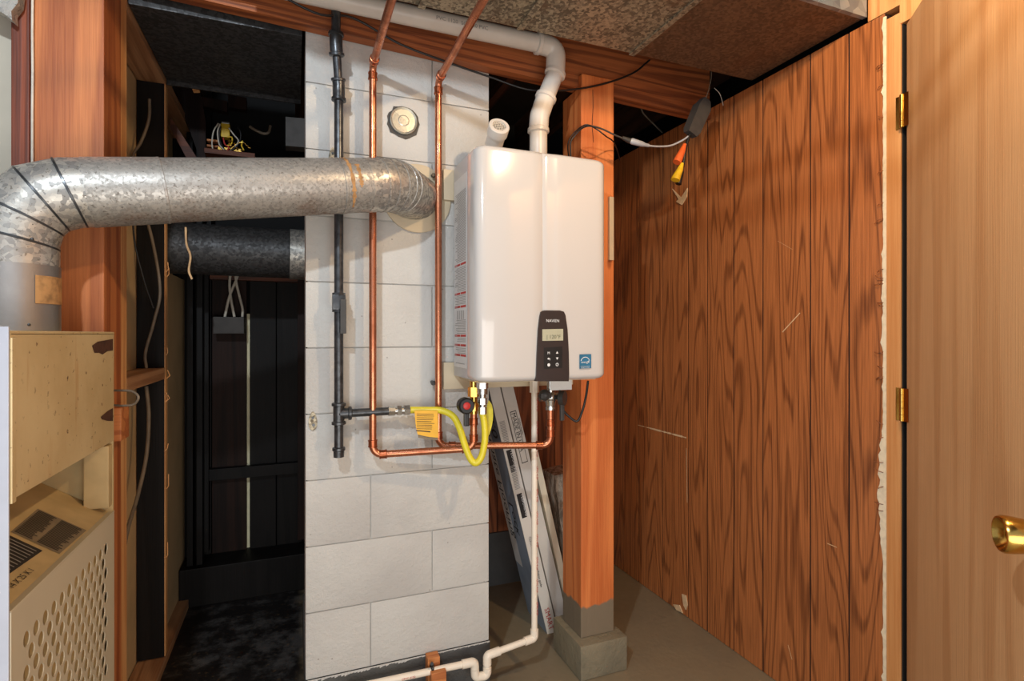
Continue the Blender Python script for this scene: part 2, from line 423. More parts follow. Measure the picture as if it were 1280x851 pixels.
# scratches and chips where the veneer has come off
bm = B()
a = W(797, 531, X=XR-.0008); b = W(858, 547, X=XR-.0008)
for k in range(14):
    p = a.lerp(b, k/14); q = a.lerp(b, (k+1)/14); h0, h1 = random.uniform(.001, .005), random.uniform(.001, .005)
    quad(bm, p+Vector((0,0,-h0)), q+Vector((0,0,-h1)), q+Vector((0,0,h1)), p+Vector((0,0,h0)))
for pa, pb in (((972,301),(991,312)), ((978,415),(1000,391)), ((1034,679),(1046,684)), ((985,806),(990,824)), ((858,560),(859,628))):
    p, q = W(*pa, X=XR-.0008), W(*pb, X=XR-.0008); v = Vector((0, .0012, .0012)) if abs(p.y-q.y) > .02 else Vector((0, .0012, 0))
    quad(bm, p-v, q-v, q+v, p+v)
obj('scratch', bm, 'splinter', wr, kind='stuff')
bm = B()
for pts in (((853,742),(858,744),(860,756),(858,762),(855,756)), ((842,755),(850,756),(854,766),(846,762)), ((841,236),(852,247),(860,235),(859,246),(853,256),(849,254),(846,252),(849,249))):
    obj('veneer_chip', prism(B(), [W(px, py, X=XR-.001) for px, py in pts], (-.004, 0, 0)), 'splinter', wr)
bm.free()
# back wall: grey knee wall with a ledge, dark panelling above
kz = W(612, 667, Y=YB).z
wb = struct('wall_back', box(B(), .35, XR+.05, YB, YB+.12, ZF, kz), 'kneewall')
xs = [.35, .52, .67, .80, .905, .985, 1.10, 1.21, 1.33, 1.45, XR+.012]
for a, b in zip(xs, xs[1:]):
    obj('wall_plank', box(B(), a+.0015, b-.0015, YB+.012, YB+.02, kz, .88, .001), 'panel_dark', wb)
obj('backing', box(B(), .35, XR+.05, YB+.024, YB+.06, kz+.001, .88), 'groove', wb)
# left side: drywall return beside the furnace
struct('wall_left', box(B(), -1.30, -.618, 1.66, 1.75, ZF, 1.0), 'drywall')
# flue chase behind: boards of the back wall
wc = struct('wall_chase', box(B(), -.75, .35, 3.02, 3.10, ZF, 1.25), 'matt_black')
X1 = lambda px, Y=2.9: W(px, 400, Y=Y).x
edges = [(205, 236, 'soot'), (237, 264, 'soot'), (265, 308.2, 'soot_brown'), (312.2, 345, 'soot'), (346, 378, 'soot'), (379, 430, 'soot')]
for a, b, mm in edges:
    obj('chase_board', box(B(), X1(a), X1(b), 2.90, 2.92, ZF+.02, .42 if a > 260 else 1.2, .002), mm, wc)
obj('pale_strip', box(B(), X1(307), X1(313), 2.922, 2.93, -1.16, .1), 'crack', wc)  # pale strip behind the gap between two chase boards
obj('chase_sill', box(B(), X1(232), X1(400), 2.74, 2.92, ZF, W(300, 703, Y=2.74).z, .004), 'soot', wc)
obj('chase_rail', box(B(), X1(262), X1(374), 2.86, 2.898, W(300, 598, Y=2.86).z, W(300, 584, Y=2.86).z, .002), 'soot', wc)
obj('chase_header', box(B(), X1(264), X1(380), 2.85, 2.898, W(300, 350, Y=2.85).z, W(300, 342, Y=2.85).z, .002), 'rail_x', wc)
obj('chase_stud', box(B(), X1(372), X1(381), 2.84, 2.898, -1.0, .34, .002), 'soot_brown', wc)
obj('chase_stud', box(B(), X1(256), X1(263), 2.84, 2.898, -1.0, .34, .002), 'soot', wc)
# left boundary of the chase: sheathing behind the studs
struct('wall_lining', box(B(), -.519, -.475, 2.322, 2.895, ZF+.04, .25), 'tan')
struct('wall_sheathing', box(B(), -.56, -.524, 1.85, 3.0, ZF, 1.2), 'tan')

# ================= CEILING: joists, beam, ducts =================
for i, x in enumerate((-1.25, -.84, -.43, .0, .42, .84, 1.26, 1.68)):
    o = bx('floor_joist', 'rail', x, x+.04, -1.1, 3.2, 1.09, 1.299)
    tag(o, 'dark floor joist running overhead above the beam and ducts', 'joist', 'floor joists above the beam')
o = thing('support_beam', (.6, 1.75, .877), 'long reddish brown double timber beam crossing above the chimney and post', 'beam')
def tilted(y0, y1, za, zb, zc, zd):      # the beam sags a little toward the right
    xa_, xb_ = -.40, XR-.002
    return hexa(B(), [(xa_,y0,za),(xb_,y0,zb),(xb_,y1,zb),(xa_,y1,za),(xa_,y0,zc),(xb_,y0,zd),(xb_,y1,zd),(xa_,y1,zc)])
obj('upper_board', tilted(1.732, 1.770, .986, .905, 1.088, 1.088), 'beam', o)
obj('lower_board', tilted(1.727, 1.770, .939, .861, .985, .904), 'beam', o)
# big old duct overhead
dzb = .922
d = thing('ceiling_duct', (.9, 1.3, dzb), 'large old mottled sheet metal air duct hanging above the water heater', 'duct')
def ductseg(x0, x1, m, nm):
    obj(nm, box(B(), x0, x1, 1.10, 1.513, dzb, 1.085, .002), m, d)
xa = [-.15, .33, W(650, 37, Y=1.513).x, W(790, 66, Y=1.513).x, XR-.004]
ductseg(xa[0], xa[1]-.001, 'duct', 'duct_section'); ductseg(xa[1]+.001, xa[2]-.001, 'duct', 'duct_section'); ductseg(xa[2]+.001, xa[3]-.001, 'duct', 'duct_section')
ductseg(xa[3]+.001, xa[4], 'duct_brown', 'duct_section')
for x in xa[1:4]:
    obj('seam_strip', box(B(), x-.010, x+.010, 1.098, 1.516, dzb-.006, dzb-.0005, .001), 'duct', d)
obj('side_flange', box(B(), -.15, XR-.004, 1.085, 1.0985, dzb-.002, 1.08, .001), 'duct_side', d)
# black duct over the chase
d2 = thing('sooty_duct', (-.2, 2.0, .92), 'black sooty flat duct bottom above the dark chase left of the chimney', 'duct')
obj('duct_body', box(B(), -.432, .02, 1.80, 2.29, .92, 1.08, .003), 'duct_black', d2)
obj('flange', box(B(), -.432, .02, 2.291, 2.299, .905, 1.08, .001), 'duct_black', d2)

# ================= CHIMNEY =================
ch = thing('chimney', (.325, 2.0, ZF), 'white painted concrete block chimney behind the copper pipes', 'chimney')
CL, CR = .0296, .6216
obj('core', box(B(), CL+.006, CR-.006, CHY+.006, 2.38, ZF, 1.08), 'block', ch)
z0 = -1.057; k = 0
j1, j2 = .223, .422
while z0 < 1.0:
    z1 = min(z0+.2032, 1.08); jj = j1 if k % 2 == 0 else j2
    for a, b in ((CL, jj), (jj, CR)):
        dy = random.uniform(-.0008, .0008)
        obj('concrete_block', box(B(), a+(.0015 if a > .1 else 0), b-(.0015 if b < .6 else 0), CHY+dy, CHY+.19, z0+.0016, z1-.0016, .003), 'block', ch, 40)
    z0 = z1; k += 1
obj('base_course', box(B(), CL-.002, CR+.004, CHY-.004, 2.382, ZF, -1.0585, .006), 'darkbase', ch)
bm = B()
for i in range(60):
    x = CL+.01+i*.0098; h = random.uniform(.001, .008)*(1.2 if x < .35 else .4)
    quad(bm, (x-.004, CHY-.0046, -1.0585-h), (x+.005, CHY-.0046, -1.0585-h*.6), (x+.006, CHY-.0046, -1.0555), (x-.005, CHY-.0046, -1.0555))
obj('paint_drip', bm, 'block', ch, kind='stuff')
# round clean-out lid
lp = W(504.5, 153, Y=CHY)
L = thing('clean_out_cover', lp, 'round shiny metal lid covering an old flue hole high on the chimney', 'cover')
poly = []
for k in range(26):
    a = 2*math.pi*k/26; r = .052+random.uniform(-.002, .0035)+(.003 if k % 7 == 2 else 0); poly.append(lp+Vector((math.cos(a)*r, -.0012, math.sin(a)*r)))
obj('ragged_hole', prism(B(), poly, (0, .0006, 0)), 'slate', L)
bm = B(); cc = lp+Vector((-.001, 0, .003))
lathe(bm, cc, (0,-1,0), [(.002,.044),(.009,.044),(.011,.0415),(.0095,.039),(.0080,.037),(.0080,.018),(.0098,.015),(.0098,.004)], 40)
obj('lid', bm, 'lid', L, 30)

# ================= POST, FOOTING =================
fo = bx('concrete_footing', 'footing', .915, 1.105, 1.655, 1.875, ZF, -1.078, .012, smooth=40)
tag(fo, 'rough concrete footing block under the orange timber post', 'footing')
bm = B(); box(bm, .941, 1.076, PY, 1.842, -1.077, .882, .004)
box(bm, .944, 1.076, PY, 1.7255, .875, .925, .003)
po = obj('timber_post', bm, 'post', None, None)
tag(po, 'orange timber post on a concrete footing beside the water heater', 'post')
bm = B()
p = W(741.5, 120, Y=PY-.0004)
pts = [W(741, 112, Y=PY-.0005), W(741.3, 135, Y=PY-.0005), W(740, 158, Y=PY-.0005), W(742, 178, Y=PY-.0005)]
for a, b in zip(pts, pts[1:]):
    h = Vector((.0012, 0, 0)); quad(bm, a-h, a+h, b+h, b-h)
obj('drying_crack', bm, 'groove', po)
sh = bx('wood_shim', 'cream_board', W(761.5, 300, Y=1.69).x, W(767, 300, Y=1.69).x, 1.688, 1.699, W(764, 325, Y=1.69).z, W(764, 246, Y=1.69).z, .001)
tag(sh, 'thin pale wood shim fixed to the post right of the water heater', 'shim')

# ================= LEFT FRAMING =================
bm = B(); box(bm, -.571, -.433, 1.60, 1.742, ZF, 1.085, .004)
o = obj('timber_post', bm, 'post_old'); tag(o, 'wide brown timber post standing behind the flue pipe and furnace', 'post')
bm = B(); box(bm, -.611, -.577, 1.598, 1.655, ZF, .955, .003)
o = obj('wall_board', bm, 'board_dark'); tag(o, 'narrow dark red board at far left with strong grain, beside the white wire', 'board')
o = obj('wall_wire', tube(B(), [W(40.5, y, Y=1.592)+Vector((random.uniform(-.0006, .0006), 0, 0)) for y in range(-60, 640, 50)], .0028, 8), 'cable_w', smooth=60)
tag(o, 'thin white wire running down between two boards behind the flue elbow', 'wire')
o = obj('duct_wrap', prism(B(), [W(px, py, Y=1.56) for px, py in ((-40,-40),(24,-12),(22,4),(14,14),(15,25),(9,20),(0,14),(-40,-4))], (0, .03, 0)), 'galv_elbow')
tag(o, 'crumpled torn foil scrap hanging in the top left corner', 'foil')
o = bx('wall_stud', 'stud', -.520, -.4345, 1.744, 1.80, ZF+.04, 1.0, .002)
tag(o, 'light orange wall stud right behind the wide brown post', 'stud')
zs = ZF+.0
Yf = 2.28
o = bx('wall_stud', 'stud', -.521, -.4345, Yf+.0015, Yf+.038, ZF+.042, .9015, .002)
tag(o, 'splintered wall stud at the left edge of the dark chase', 'stud')
bx('stud_face', 'soot', -.5205, -.437, Yf-.002, Yf+.001, ZF+.043, .90, 0, None).parent = None
sf = [q for q in bpy.data.objects if q.name == 'stud_face'][0]
sf.parent = o; sf.location = BASE[sf]-BASE[o]
bm = B()
for i in range(12):
    zz = random.uniform(-.95, .62); 
    a = Vector((-.4345, Yf+random.uniform(.004, .03), zz)); tube(bm, [a, a+Vector((random.uniform(.004, .012), 0, .01)), a+Vector((random.uniform(.002, .008), 0, random.uniform(.02, .06)))], .0016, 5)
obj('splinter', bm, 'stud', o, kind='stuff')
bm = B()
for i in range(14):
    a = Vector((-.437+random.uniform(-.02, .0), Yf-.006, .50+random.uniform(-.05, .03))); tube(bm, [a, a+Vector((random.uniform(-.012, .012), 0, .07))], .0025, 5)
obj('splintered_fibre', bm, 'block_x', o, kind='stuff')
o = bx('blocking', 'stud_y', -.521, -.4345, 1.801, Yf-.003, W(180, 482, Y=2.0).z, W(180, 466, Y=2.0).z, .002)
tag(o, 'short orange horizontal blocking between the two left wall studs', 'blocking')
o = bx('sill_plate', 'stud_y', -.521, -.4345, 1.62+.125, 2.9, ZF, ZF+.038, .002)
tag(o, 'dusty floor plate under the left wall studs', 'sill')
o = bx('top_plate', 'stud_y', -.521, -.4345, 1.801, 2.9, .902, .94, .002)
tag(o, 'brown top plate over the left wall studs beside the black duct', 'plate')
o = bx('wood_block', 'block_x', -.4325, -.405, 1.63, 1.70, W(150, 549, Y=1.66).z, W(150, 508, Y=1.66).z, .003)
tag(o, 'small orange wood block on the post side behind the furnace', 'block')
# wire loop and cables in the stud bay
lp = [W(138, 488, Y=1.61), W(150, 488, Y=1.60), W(165, 489, Y=1.58), W(173, 496, Y=1.56), W(168, 505, Y=1.57), W(155, 507, Y=1.585), W(138, 506, Y=1.60)]
o = obj('wire_loop', tube(B(), smooth_path(lp), .0028, 8), 'cable_g', smooth=60); tag(o, 'loop of grey wire sticking out beside the furnace hood', 'wire')
cb = [W(187, 124, Y=2.2), W(186, 150, Y=2.2), W(176, 178, Y=2.2), W(166, 196, Y=2.2), W(168, 230, Y=2.2), W(188, 290, Y=2.18), W(200, 360, Y=2.17), W(193, 400, Y=2.17), W(182, 440, Y=2.19), W(183, 460, Y=2.19)]
cb2 = [W(183, 483, Y=2.17), W(186, 520, Y=2.15), W(183, 570, Y=2.12), W(172, 620, Y=2.05), W(160, 660, Y=1.95), W(153, 700, Y=1.86), W(152, 740, Y=1.84)]
o = thing('bay_cable', cb2[-1], 'grey sheathed cable snaking down through the left stud bay', 'cable')
obj('upper_run', tube(B(), smooth_path(cb), .0048, 8), 'cable_g', o, 60); obj('lower_run', tube(B(), smooth_path(cb2), .0058, 8), 'cable_g', o, 60)
o = obj('bay_cable', tube(B(), smooth_path([W(166, 250, Y=2.1), W(168, 300, Y=2.1), W(180, 350, Y=2.13), W(192, 385, Y=2.16)]), .003, 8), 'black', smooth=60)
tag(o, 'thin black cable hanging in the left stud bay under the flue', 'cable')
# back studs of the chase (black)
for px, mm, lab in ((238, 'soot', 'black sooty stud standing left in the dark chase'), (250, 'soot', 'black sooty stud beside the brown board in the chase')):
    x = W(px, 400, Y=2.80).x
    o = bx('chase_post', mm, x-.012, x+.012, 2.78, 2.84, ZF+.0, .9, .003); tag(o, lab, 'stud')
# round black duct crossing the chase
rd = thing('round_duct', (-.1, 2.45, .23), 'sooty black round duct crossing the chase under the flue pipe', 'duct')
c0 = W(214, 314, Y=2.45); c1 = Vector((.028, 2.45, c0.z-.01))
zc = W(290, 314, Y=2.45).z
c0 = Vector((-.515, 2.45, zc+.002)); c1 = Vector((.40, 2.46, zc-.004))
e = W(362, 314, Y=2.45).x
obj('duct_pipe', cyl(B(), c0, (e, 2.45, zc), .1, seg=40), 'duct_black', rd, 40)
obj('coupling', cyl(B(), (e, 2.45, zc), c1, .104, seg=40), 'galv_elbow', rd, 40)
obj('hanging_strip', tube(B(), smooth_path([W(232, 284, Y=2.34), W(233, 305, Y=2.335), W(238, 320, Y=2.335), W(236, 338, Y=2.335), W(240, 349, Y=2.34)]), .004, 6), 'splinter', rd, 60)
# control box with white cables low in the chase
cbx = thing('relay_box', W(285, 417, Y=2.82), 'dark metal box with three white cables in the chase', 'electrical box')
obj('box_body', box(B(), X1(266, 2.8), X1(305, 2.8), 2.80, 2.895, W(285, 417, Y=2.80).z, W(285, 396, Y=2.80).z, .004), 'shelfmetal', cbx)
for pts in (((281,396),(287,370),(297,345),(303,320),(306,290)), ((293,396),(289,375),(287,355),(290,330),(300,290)), ((303,396),(303,385),(298,365),(295,350),(292,320),(290,290))):
    obj('cable', tube(B(), smooth_path([W(x, y, Y=2.82-.001*i) for i, (x, y) in enumerate(pts)]), .006, 8), 'cable_w', cbx, 60)
# upper niche: shelf, yellow relay, slats, brackets
def Y26(px, py): return W(px, py, Y=2.62)
s = thing('niche_shelf', Y26(290, 196), 'brown timber ledge holding the yellow relay above the flue pipe', 'shelf')
a = Y26(256, 197); b = Y26(319, 189)
obj('ledge_board', box(B(), a.x, b.x, 2.60, 2.70, Y26(290, 196).z, Y26(290, 190).z, .003), 'rail_x', s)
obj('ledge_board', box(B(), b.x+.004, Y26(385, 190).x, 2.62, 2.70, Y26(290, 203).z, Y26(290, 194).z, .003), 'rail_x', s)
obj('ledge_front', box(B(), a.x, Y26(385, 190).x, 2.70, 2.72, Y26(290, 215).z, Y26(290, 196.5).z, .002), 'soot_brown', s)
sl = thing('slat_stack', Y26(265, 190), 'three thin orange wood slats behind the wires', 'slats')
for k, y in enumerate((171.5, 178.5, 184.5)):
    obj('slat', box(B(), Y26(257, y).x, Y26(274, y).x, 2.655, 2.69, Y26(260, y+1.3).z, Y26(260, y-1.3).z, .001), 'block_x', sl)
ry = thing('relay', Y26(281, 185), 'yellow relay with loose looping wires on the ledge above the flue', 'relay')
obj('relay_body', box(B(), Y26(276, 160).x, Y26(287, 160).x, 2.62, 2.66, Y26(280, 171).z, Y26(280, 154).z, .003), 'yellowp', ry)
obj('relay_cap', box(B(), Y26(276.5, 160).x, Y26(286.5, 160).x, 2.625, 2.655, Y26(280, 153.8).z, Y26(280, 151.5).z, .002), 'lid', ry)
obj('relay_base', box(B(), Y26(272, 160).x, Y26(303, 160).x, 2.615, 2.68, Y26(280, 189).z, Y26(280, 184).z, .002), 'brass', ry)
for pts, mm in ((((273,154),(267,164),(265,178),(266,187)), 'cable_w'), (((286,160),(292,168),(298,176),(294,183)), 'cable_w'), (((275,155),(272,165),(274,180),(280,187)), 'cable_w'),
            (((276,158),(274,172),(280,186),(288,188),(298,180),(301,168),(297,158)), 'black'), (((284,171),(290,172),(289,180),(284,182)), 'yellowp'), (((288,187),(296,180),(304,178),(312,186)), 'brass'),
            (((303,176),(302,182),(305,188)), 'yellowp'), (((279,172),(281,180),(286,184),(284,188)), 'redink')):
    obj('wire', tube(B(), smooth_path([W(x, y, Y=2.605) for x, y in pts]), .003, 7), mm, ry, 60)
bm = B()
for k in range(10):
    p = W(random.uniform(278, 314), random.uniform(176, 189), Y=2.60); bmesh.ops.create_icosphere(bm, subdivisions=1, radius=.005, matrix=Matrix.Translation(p))
obj('wire_nut', bm, 'brass', ry, 60, 'stuff')
def slab(name, m, pts, Y, t, label, cat):
    o = obj(name, prism(B(), [W(x, y, Y=Y) for x, y in pts], (0, t, 0)), m); return tag(o, label, cat)
slab('timber_brace', 'rail_x', ((213,146),(213,160),(236,203),(250,203)), 2.50, .04, 'diagonal brown timber brace inside the chase above the flue', 'brace')
slab('timber_board', 'soot_brown', ((216,104),(248,104),(257,150),(257,202),(251,202)), 2.66, .03, 'wide dark brown board behind the diagonal brace', 'board')
slab('timber_board', 'soot_brown', ((285,118),(308,122),(308,137),(285,134)), 2.66, .04, 'short brown board hanging over the yellow relay', 'board')
slab('timber_board', 'soot_brown', ((246,120),(284,126),(284,140),(252,132)), 2.67, .04, 'short brown board left above the yellow relay', 'board')
slab('wood_scrap', 'stud', ((239.5,106),(248.5,107),(248.5,112),(240.5,112)), 2.30, .03, 'tiny light wood scrap under the black duct', 'scrap')
slab('junction_box', 'shelfmetal', ((357,146),(381,148),(381,184),(357,182)), 2.25, .06, 'dim metal junction box beside the chimney above the flue', 'junction box')
o = obj('niche_cable', tube(B(), smooth_path([W(312, 158, Y=2.6), W(320, 163, Y=2.6), W(330, 167, Y=2.6), W(336, 165, Y=2.6), W(338, 157, Y=2.6)]), .006, 8), 'cable_g', smooth=60)
tag(o, 'dark curved cable end hanging above the flue near the chimney', 'cable')

# ================= FURNACE =================
fx = -.40; FY0, FY1 = 1.042, 1.554
fu = thing('furnace', (-.65, 1.30, ZF), 'beige sheet metal furnace with a perforated lower grille, at left', 'furnace')
obj('near_side', box(B(), -.93, fx+.0005, FY0-.004, FY0, ZF, .012, .0015), 'furn_white', fu)
obj('top_panel', box(B(), -.93, fx, FY0+.001, FY1, -.002, .006, .002), 'beige', fu)
obj('far_side', box(B(), -.93, fx-.001, FY1-.006, FY1, ZF, -.003), 'beige_in', fu)
obj('rear_panel', box(B(), -.93, -.924, FY0+.001, FY1-.007, ZF, -.003), 'beige_in', fu)
zt = -.252
up = obj('upper_panel', box(B(), fx-.012, fx, FY0+.002, FY1-.001, zt, .004, .003), 'beige', fu)
obj('panel_flange', box(B(), fx-.002, fx+.003, FY0+.001, FY0+.014, zt-.004, -.005, .001), 'beige', up)
bm = B()
prism(bm, [W(x, y, X=fx+.0006) for x, y in ((115,432),(122,427),(141,423.5),(141,438),(134,439),(128,443),(124,441),(118,441))], (.0004, 0, 0))
obj('bare_patch', bm, 'rustpatch', up); bm = B()
prism(bm, [W(x, y, X=fx+.0006) for x, y in ((126,521),(134,514),(141,510),(141,526),(135,526),(127,524))], (.0004, 0, 0))
obj('bare_patch', bm, 'rustpatch', up)
bm = B(); b0 = (fx-.012); 
hexa(bm, [(-.62, FY0+.004, zt-.006), (b0, FY0+.004, zt-.006), (b0, FY1-.008, zt-.006), (-.62, FY1-.008, zt-.006), (-.62, FY0+.004, zt-.001), (b0, FY0+.004, zt-.001), (b0, FY1-.008, zt-.001), (-.62, FY1-.008, zt-.001)])
obj('hood_floor', bm, 'beige_in', fu)
# sloping lid of the lower compartment
zl = -.422; P0 = Vector((fx-.004, FY0+.004, zl)); dS = Vector((-.22, 0, .14)); nS = dS.cross(Vector((0, 1, 0)))
if nS.z < 0: nS = -nS
nSn = nS.normalized()
bm = B(); P1 = P0+Vector((0, FY1-.012-FY0, 0))
hexa(bm, [P0-nSn*.004, P1-nSn*.004, P1+dS-nSn*.004, P0+dS-nSn*.004, P0, P1, P1+dS, P0+dS])
obj('sloping_lid', bm, 'beige_in', fu)
def SL(px, py, o=.0008): return WP(px, py, P0, nS)+nSn*o
bm = B(); quad(bm, SL(47, 636), SL(108, 663), SL(74, 692.5), SL(13, 665)); lb = obj('instruction_label', bm, 'label_old', fu)
bm = B(); A, Bq, Cq, Dq = SL(47,636,.0014), SL(108,663,.0014), SL(74,692.5,.0014), SL(13,665,.0014)
for k in range(22):
    t0 = .05+k*.042; t1 = t0+.02
    for s0, s1 in ((.04, .44), (.5, .96)):
        s1 -= random.uniform(0, .1)
        f = lambda s, t: A.lerp(Bq, s).lerp(Dq.lerp(Cq, s), t)
        quad(bm, f(s0, t0), f(s1, t0), f(s1, t1), f(s0, t1))
obj('printed_line', bm, 'ink', lb, kind='stuff')
bm = B(); quad(bm, SL(12, 669.5), SL(53, 688.5), SL(12, 717), SL(-20, 700)); lb = obj('wiring_label', bm, 'label_black', fu)
bm = B()
for k in range(9):
    t = .1+k*.1; a, b = SL(12, 669.5, .0014).lerp(SL(-20, 700, .0014), t), SL(53, 688.5, .0014).lerp(SL(12, 717, .0014), t); q = (SL(12, 717, .0014)-SL(53, 688.5, .0014))*.025
    quad(bm, a.lerp(b, .05), a.lerp(b, .9), a.lerp(b, .9)+q, a.lerp(b, .05)+q)
obj('printed_line', bm, 'greyink', lb, kind='stuff')
a = SL(15, 737); b = SL(41, 715); xd = (b-a); obj('marker_note', txt(B(), '14 X 25 X 1', xd.length/4.6, a, xd, nSn.cross(xd.normalized()), .001), 'ink', fu, normals=False)
# lower grille with real holes
bm = B(); gy0, gy1 = FY0+.002, FY1-.001; pitch = .0358; rh = .0275
rad = .0128; zr = -.488; ncol = 12; ym = 1.0986-.0179
ye = ym+ncol*pitch
def rect(y0, y1, z0, z1): quad(bm, (fx, y0, z0), (fx, y1, z0), (fx, y1, z1), (fx, y0, z1))
row = 0; zc_ = zr
while zc_ - rh > ZF+.01:
    off = 0 if row % 2 == 0 else pitch/2
    nc = ncol if row % 2 == 0 else ncol-1
    if off: rect(ym, ym+off, zc_-rh/2, zc_+rh/2); rect(ye-off, ye, zc_-rh/2, zc_+rh/2)
    for i in range(nc):
        cy = ym+off+(i+.5)*pitch; inn, outt, deep = [], [], []
        for k in range(16):
            a = math.pi/8*k+math.atan2(rh, pitch)*0; ca, sa = math.cos(a), math.sin(a)
            s = min((pitch/2)/max(abs(ca), 1e-6), (rh/2)/max(abs(sa), 1e-6))
            outt.append(bm.verts.new((fx, cy+ca*s, zc_+sa*s)))
            rr = min(rad, 9)
            inn.append(bm.verts.new((fx, cy+ca*rr*.92, zc_+sa*min(rad, rh/2-.0005))))
            deep.append(bm.verts.new((fx-.0015, cy+ca*rr*.9, zc_+sa*(rad-.0008))))
        for k in range(16):
            j = (k+1) % 16
            bm.faces.new((outt[k], outt[j], inn[j], inn[k])); bm.faces.new((inn[k], inn[j], deep[j], deep[k]))
        for (sy, sz) in ((1,1),(-1,1),(-1,-1),(1,-1)):     # corner fill between ray hits
            q = [o_ for o_ in outt if (o_.co.y-cy)*sy > 0 and (o_.co.z-zc_)*sz > 0]
            corner = bm.verts.new((fx, cy+sy*pitch/2, zc_+sz*rh/2))
            side = [v for v in outt if abs(abs(v.co.y-cy)-pitch/2) < 1e-5 and (v.co.z-zc_)*sz >= -1e-6 and (v.co.y-cy)*sy > 0]
            top = [v for v in outt if abs(abs(v.co.z-zc_)-rh/2) < 1e-5 and (v.co.y-cy)*sy >= -1e-6 and (v.co.z-zc_)*sz > 0]
            s1 = max(side, key=lambda v: (v.co.z-zc_)*sz); t1 = max(top, key=lambda v: (v.co.y-cy)*sy)
            if s1 is not t1: bm.faces.new((s1, corner, t1))
    row += 1; zc_ -= rh
rect(gy0, ym, ZF+.005, zr+rh/2); rect(ye, gy1, ZF+.005, zr+rh/2); rect(gy0, gy1, zr+rh/2, zl-.001); rect(ym, ye, ZF+.005, zc_+rh/2)
bmesh.ops.remove_doubles(bm, verts=bm.verts, dist=1e-6)
for f in bm.faces:
    f.normal_update()
    if f.normal.x < 0 and abs(f.normal.x) > .9: f.normal_flip()
gr = obj('grille', bm, 'beige_clean', fu, normals=False)
obj('grille_rim', box(B(), fx-.014, fx+.0005, gy0, gy1, zl-.001, zl+.004, .001), 'beige_clean', gr)
obj('grille_rim', box(B(), fx-.014, fx+.0015, gy0-.001, gy0+.004, ZF+.005, zl+.002, .001), 'beige_clean', gr)
obj('inner_liner', box(B(), fx-.019, fx-.014, FY0+.008, FY1-.010, ZF+.005, zl-.03), 'beige_in', fu)
obj('jamb_strip', box(B(), fx-.05, fx-.002, FY1-.035, FY1-.008, zl+.02, zt-.007, .002), 'beige_in', fu)
obj('hood_back', box(B(), -.64, -.63, FY0+.008, FY1-.012, -.34, -.01), 'beige_in', fu)

# ================= FLUE =================
fl = thing('flue_pipe', (-.53, 1.45, .01), 'galvanised steel flue pipe running from the furnace elbow into the chimney', 'flue pipe')
A0 = Vector((-.550, 1.452, .008)); A1 = Vector((-.550, 1.452, .294)); D1 = Vector((.27, 1.625, .443)); E1 = Vector((.372, 1.79, .452))
R = .0755
path = fillet([A0, A1, D1], .112, 3)          # gored elbow
p0, elbow, pe = path[0], path[1:-1], path[-1]
foil_top = Vector((-.550, 1.452, .145))
obj('foil_sleeve', cyl(B(), A0, foil_top, R+.0015, seg=48), 'foil', fl, 40)
obj('lower_pipe', cyl(B(), foil_top, elbow[0], R, seg=48), 'galv_elbow', fl, 40)
el = obj('elbow', tube(B(), elbow+[elbow[-1]+(D1-elbow[-1]).normalized()*.03], R, 48), 'galv_elbow', fl, 60)
fr = frames(elbow)
for q, t in [(elbow[i], fr[i][0]) for i in range(len(elbow))]: obj('seam_ring', ring_at(B(), q, t, R-.001, .0030, .0035, 48), 'iron', fl, 40)
s0 = elbow[-1]+(D1-elbow[-1]).normalized()*.03
dv = (D1-s0); Ld = dv.length; dv.normalize()
m1 = s0+dv*(Ld*.20)
obj('pipe_section', cyl(B(), s0, m1, R+.0012, seg=48), 'galv', fl, 40)
path2 = fillet([m1, D1, E1], .10, 4)
obj('pipe_section', tube(B(), [path2[0], path2[1]-dv*.045], R, 48), 'galv', fl, 40)
obj('end_elbow', tube(B(), [path2[1]-dv*.045]+path2[1:], R+.001, 48), 'galv_elbow', fl, 60)
for q in (m1, path2[1]-dv*.12): obj('seam_ring', ring_at(B(), q, dv, R-.001, .004, .0028, 48), 'galv', fl, 40)
fr = frames(path2)
for i in range(1, len(path2)-1): obj('seam_ring', ring_at(B(), path2[i], fr[i][0], R-.001, .004, .0035, 48), 'galv', fl, 40)
bm = B(); ey = CHY-.0008
tube(bm, [(E1.x, ey, E1.z-.006), (E1.x, ey-.006, E1.z-.006), (E1.x, ey-.008, E1.z-.006)], .1, 48, True, [.112, .112, .108])
obj('wall_collar', bm, 'cream_board', fl, 40)
st = B(); 
for i in range(12):
    a0 = math.radians(-45+i*4.7); a1 = a0+math.radians(4.7)
    f = lambda a, z, r: Vector((-.550+math.cos(a)*r, 1.452+math.sin(a)*r, z))
    rr = R+.0028
    quad(st, f(a0, .064, rr), f(a1, .064, rr), f(a1, .122, rr), f(a0, .122, rr))
obj('brown_sticker', st, 'sticker', fl)
for t_r, a0_, a1_ in ((.80, -.2, 2.4), (.83, .6, 1.5)):
    q = s0.lerp(D1, t_r); fr0 = frames([q, q+dv]); n_, b_ = Vector((0, -1, 0)), Vector((0, 0, 1)); n_ = (n_-dv*n_.dot(dv)).normalized(); b_ = dv.cross(n_)
    if b_.z < 0: b_ = -b_
    bm = B()
    for i in range(12):
        c0_, c1_ = a0_+(a1_-a0_)*i/12-.9, a0_+(a1_-a0_)*(i+1)/12-.9; w0, w1 = random.uniform(.002, .007), random.uniform(.002, .007)
        g_ = lambda c, w_: q+dv*w_+(n_*math.cos(c)+b_*math.sin(c))*(R+.0008)
        quad(bm, g_(c0_, -w0), g_(c0_, w0), g_(c1_, w1), g_(c1_, -w1))
    obj('rust_run', bm, 'sticker', fl)
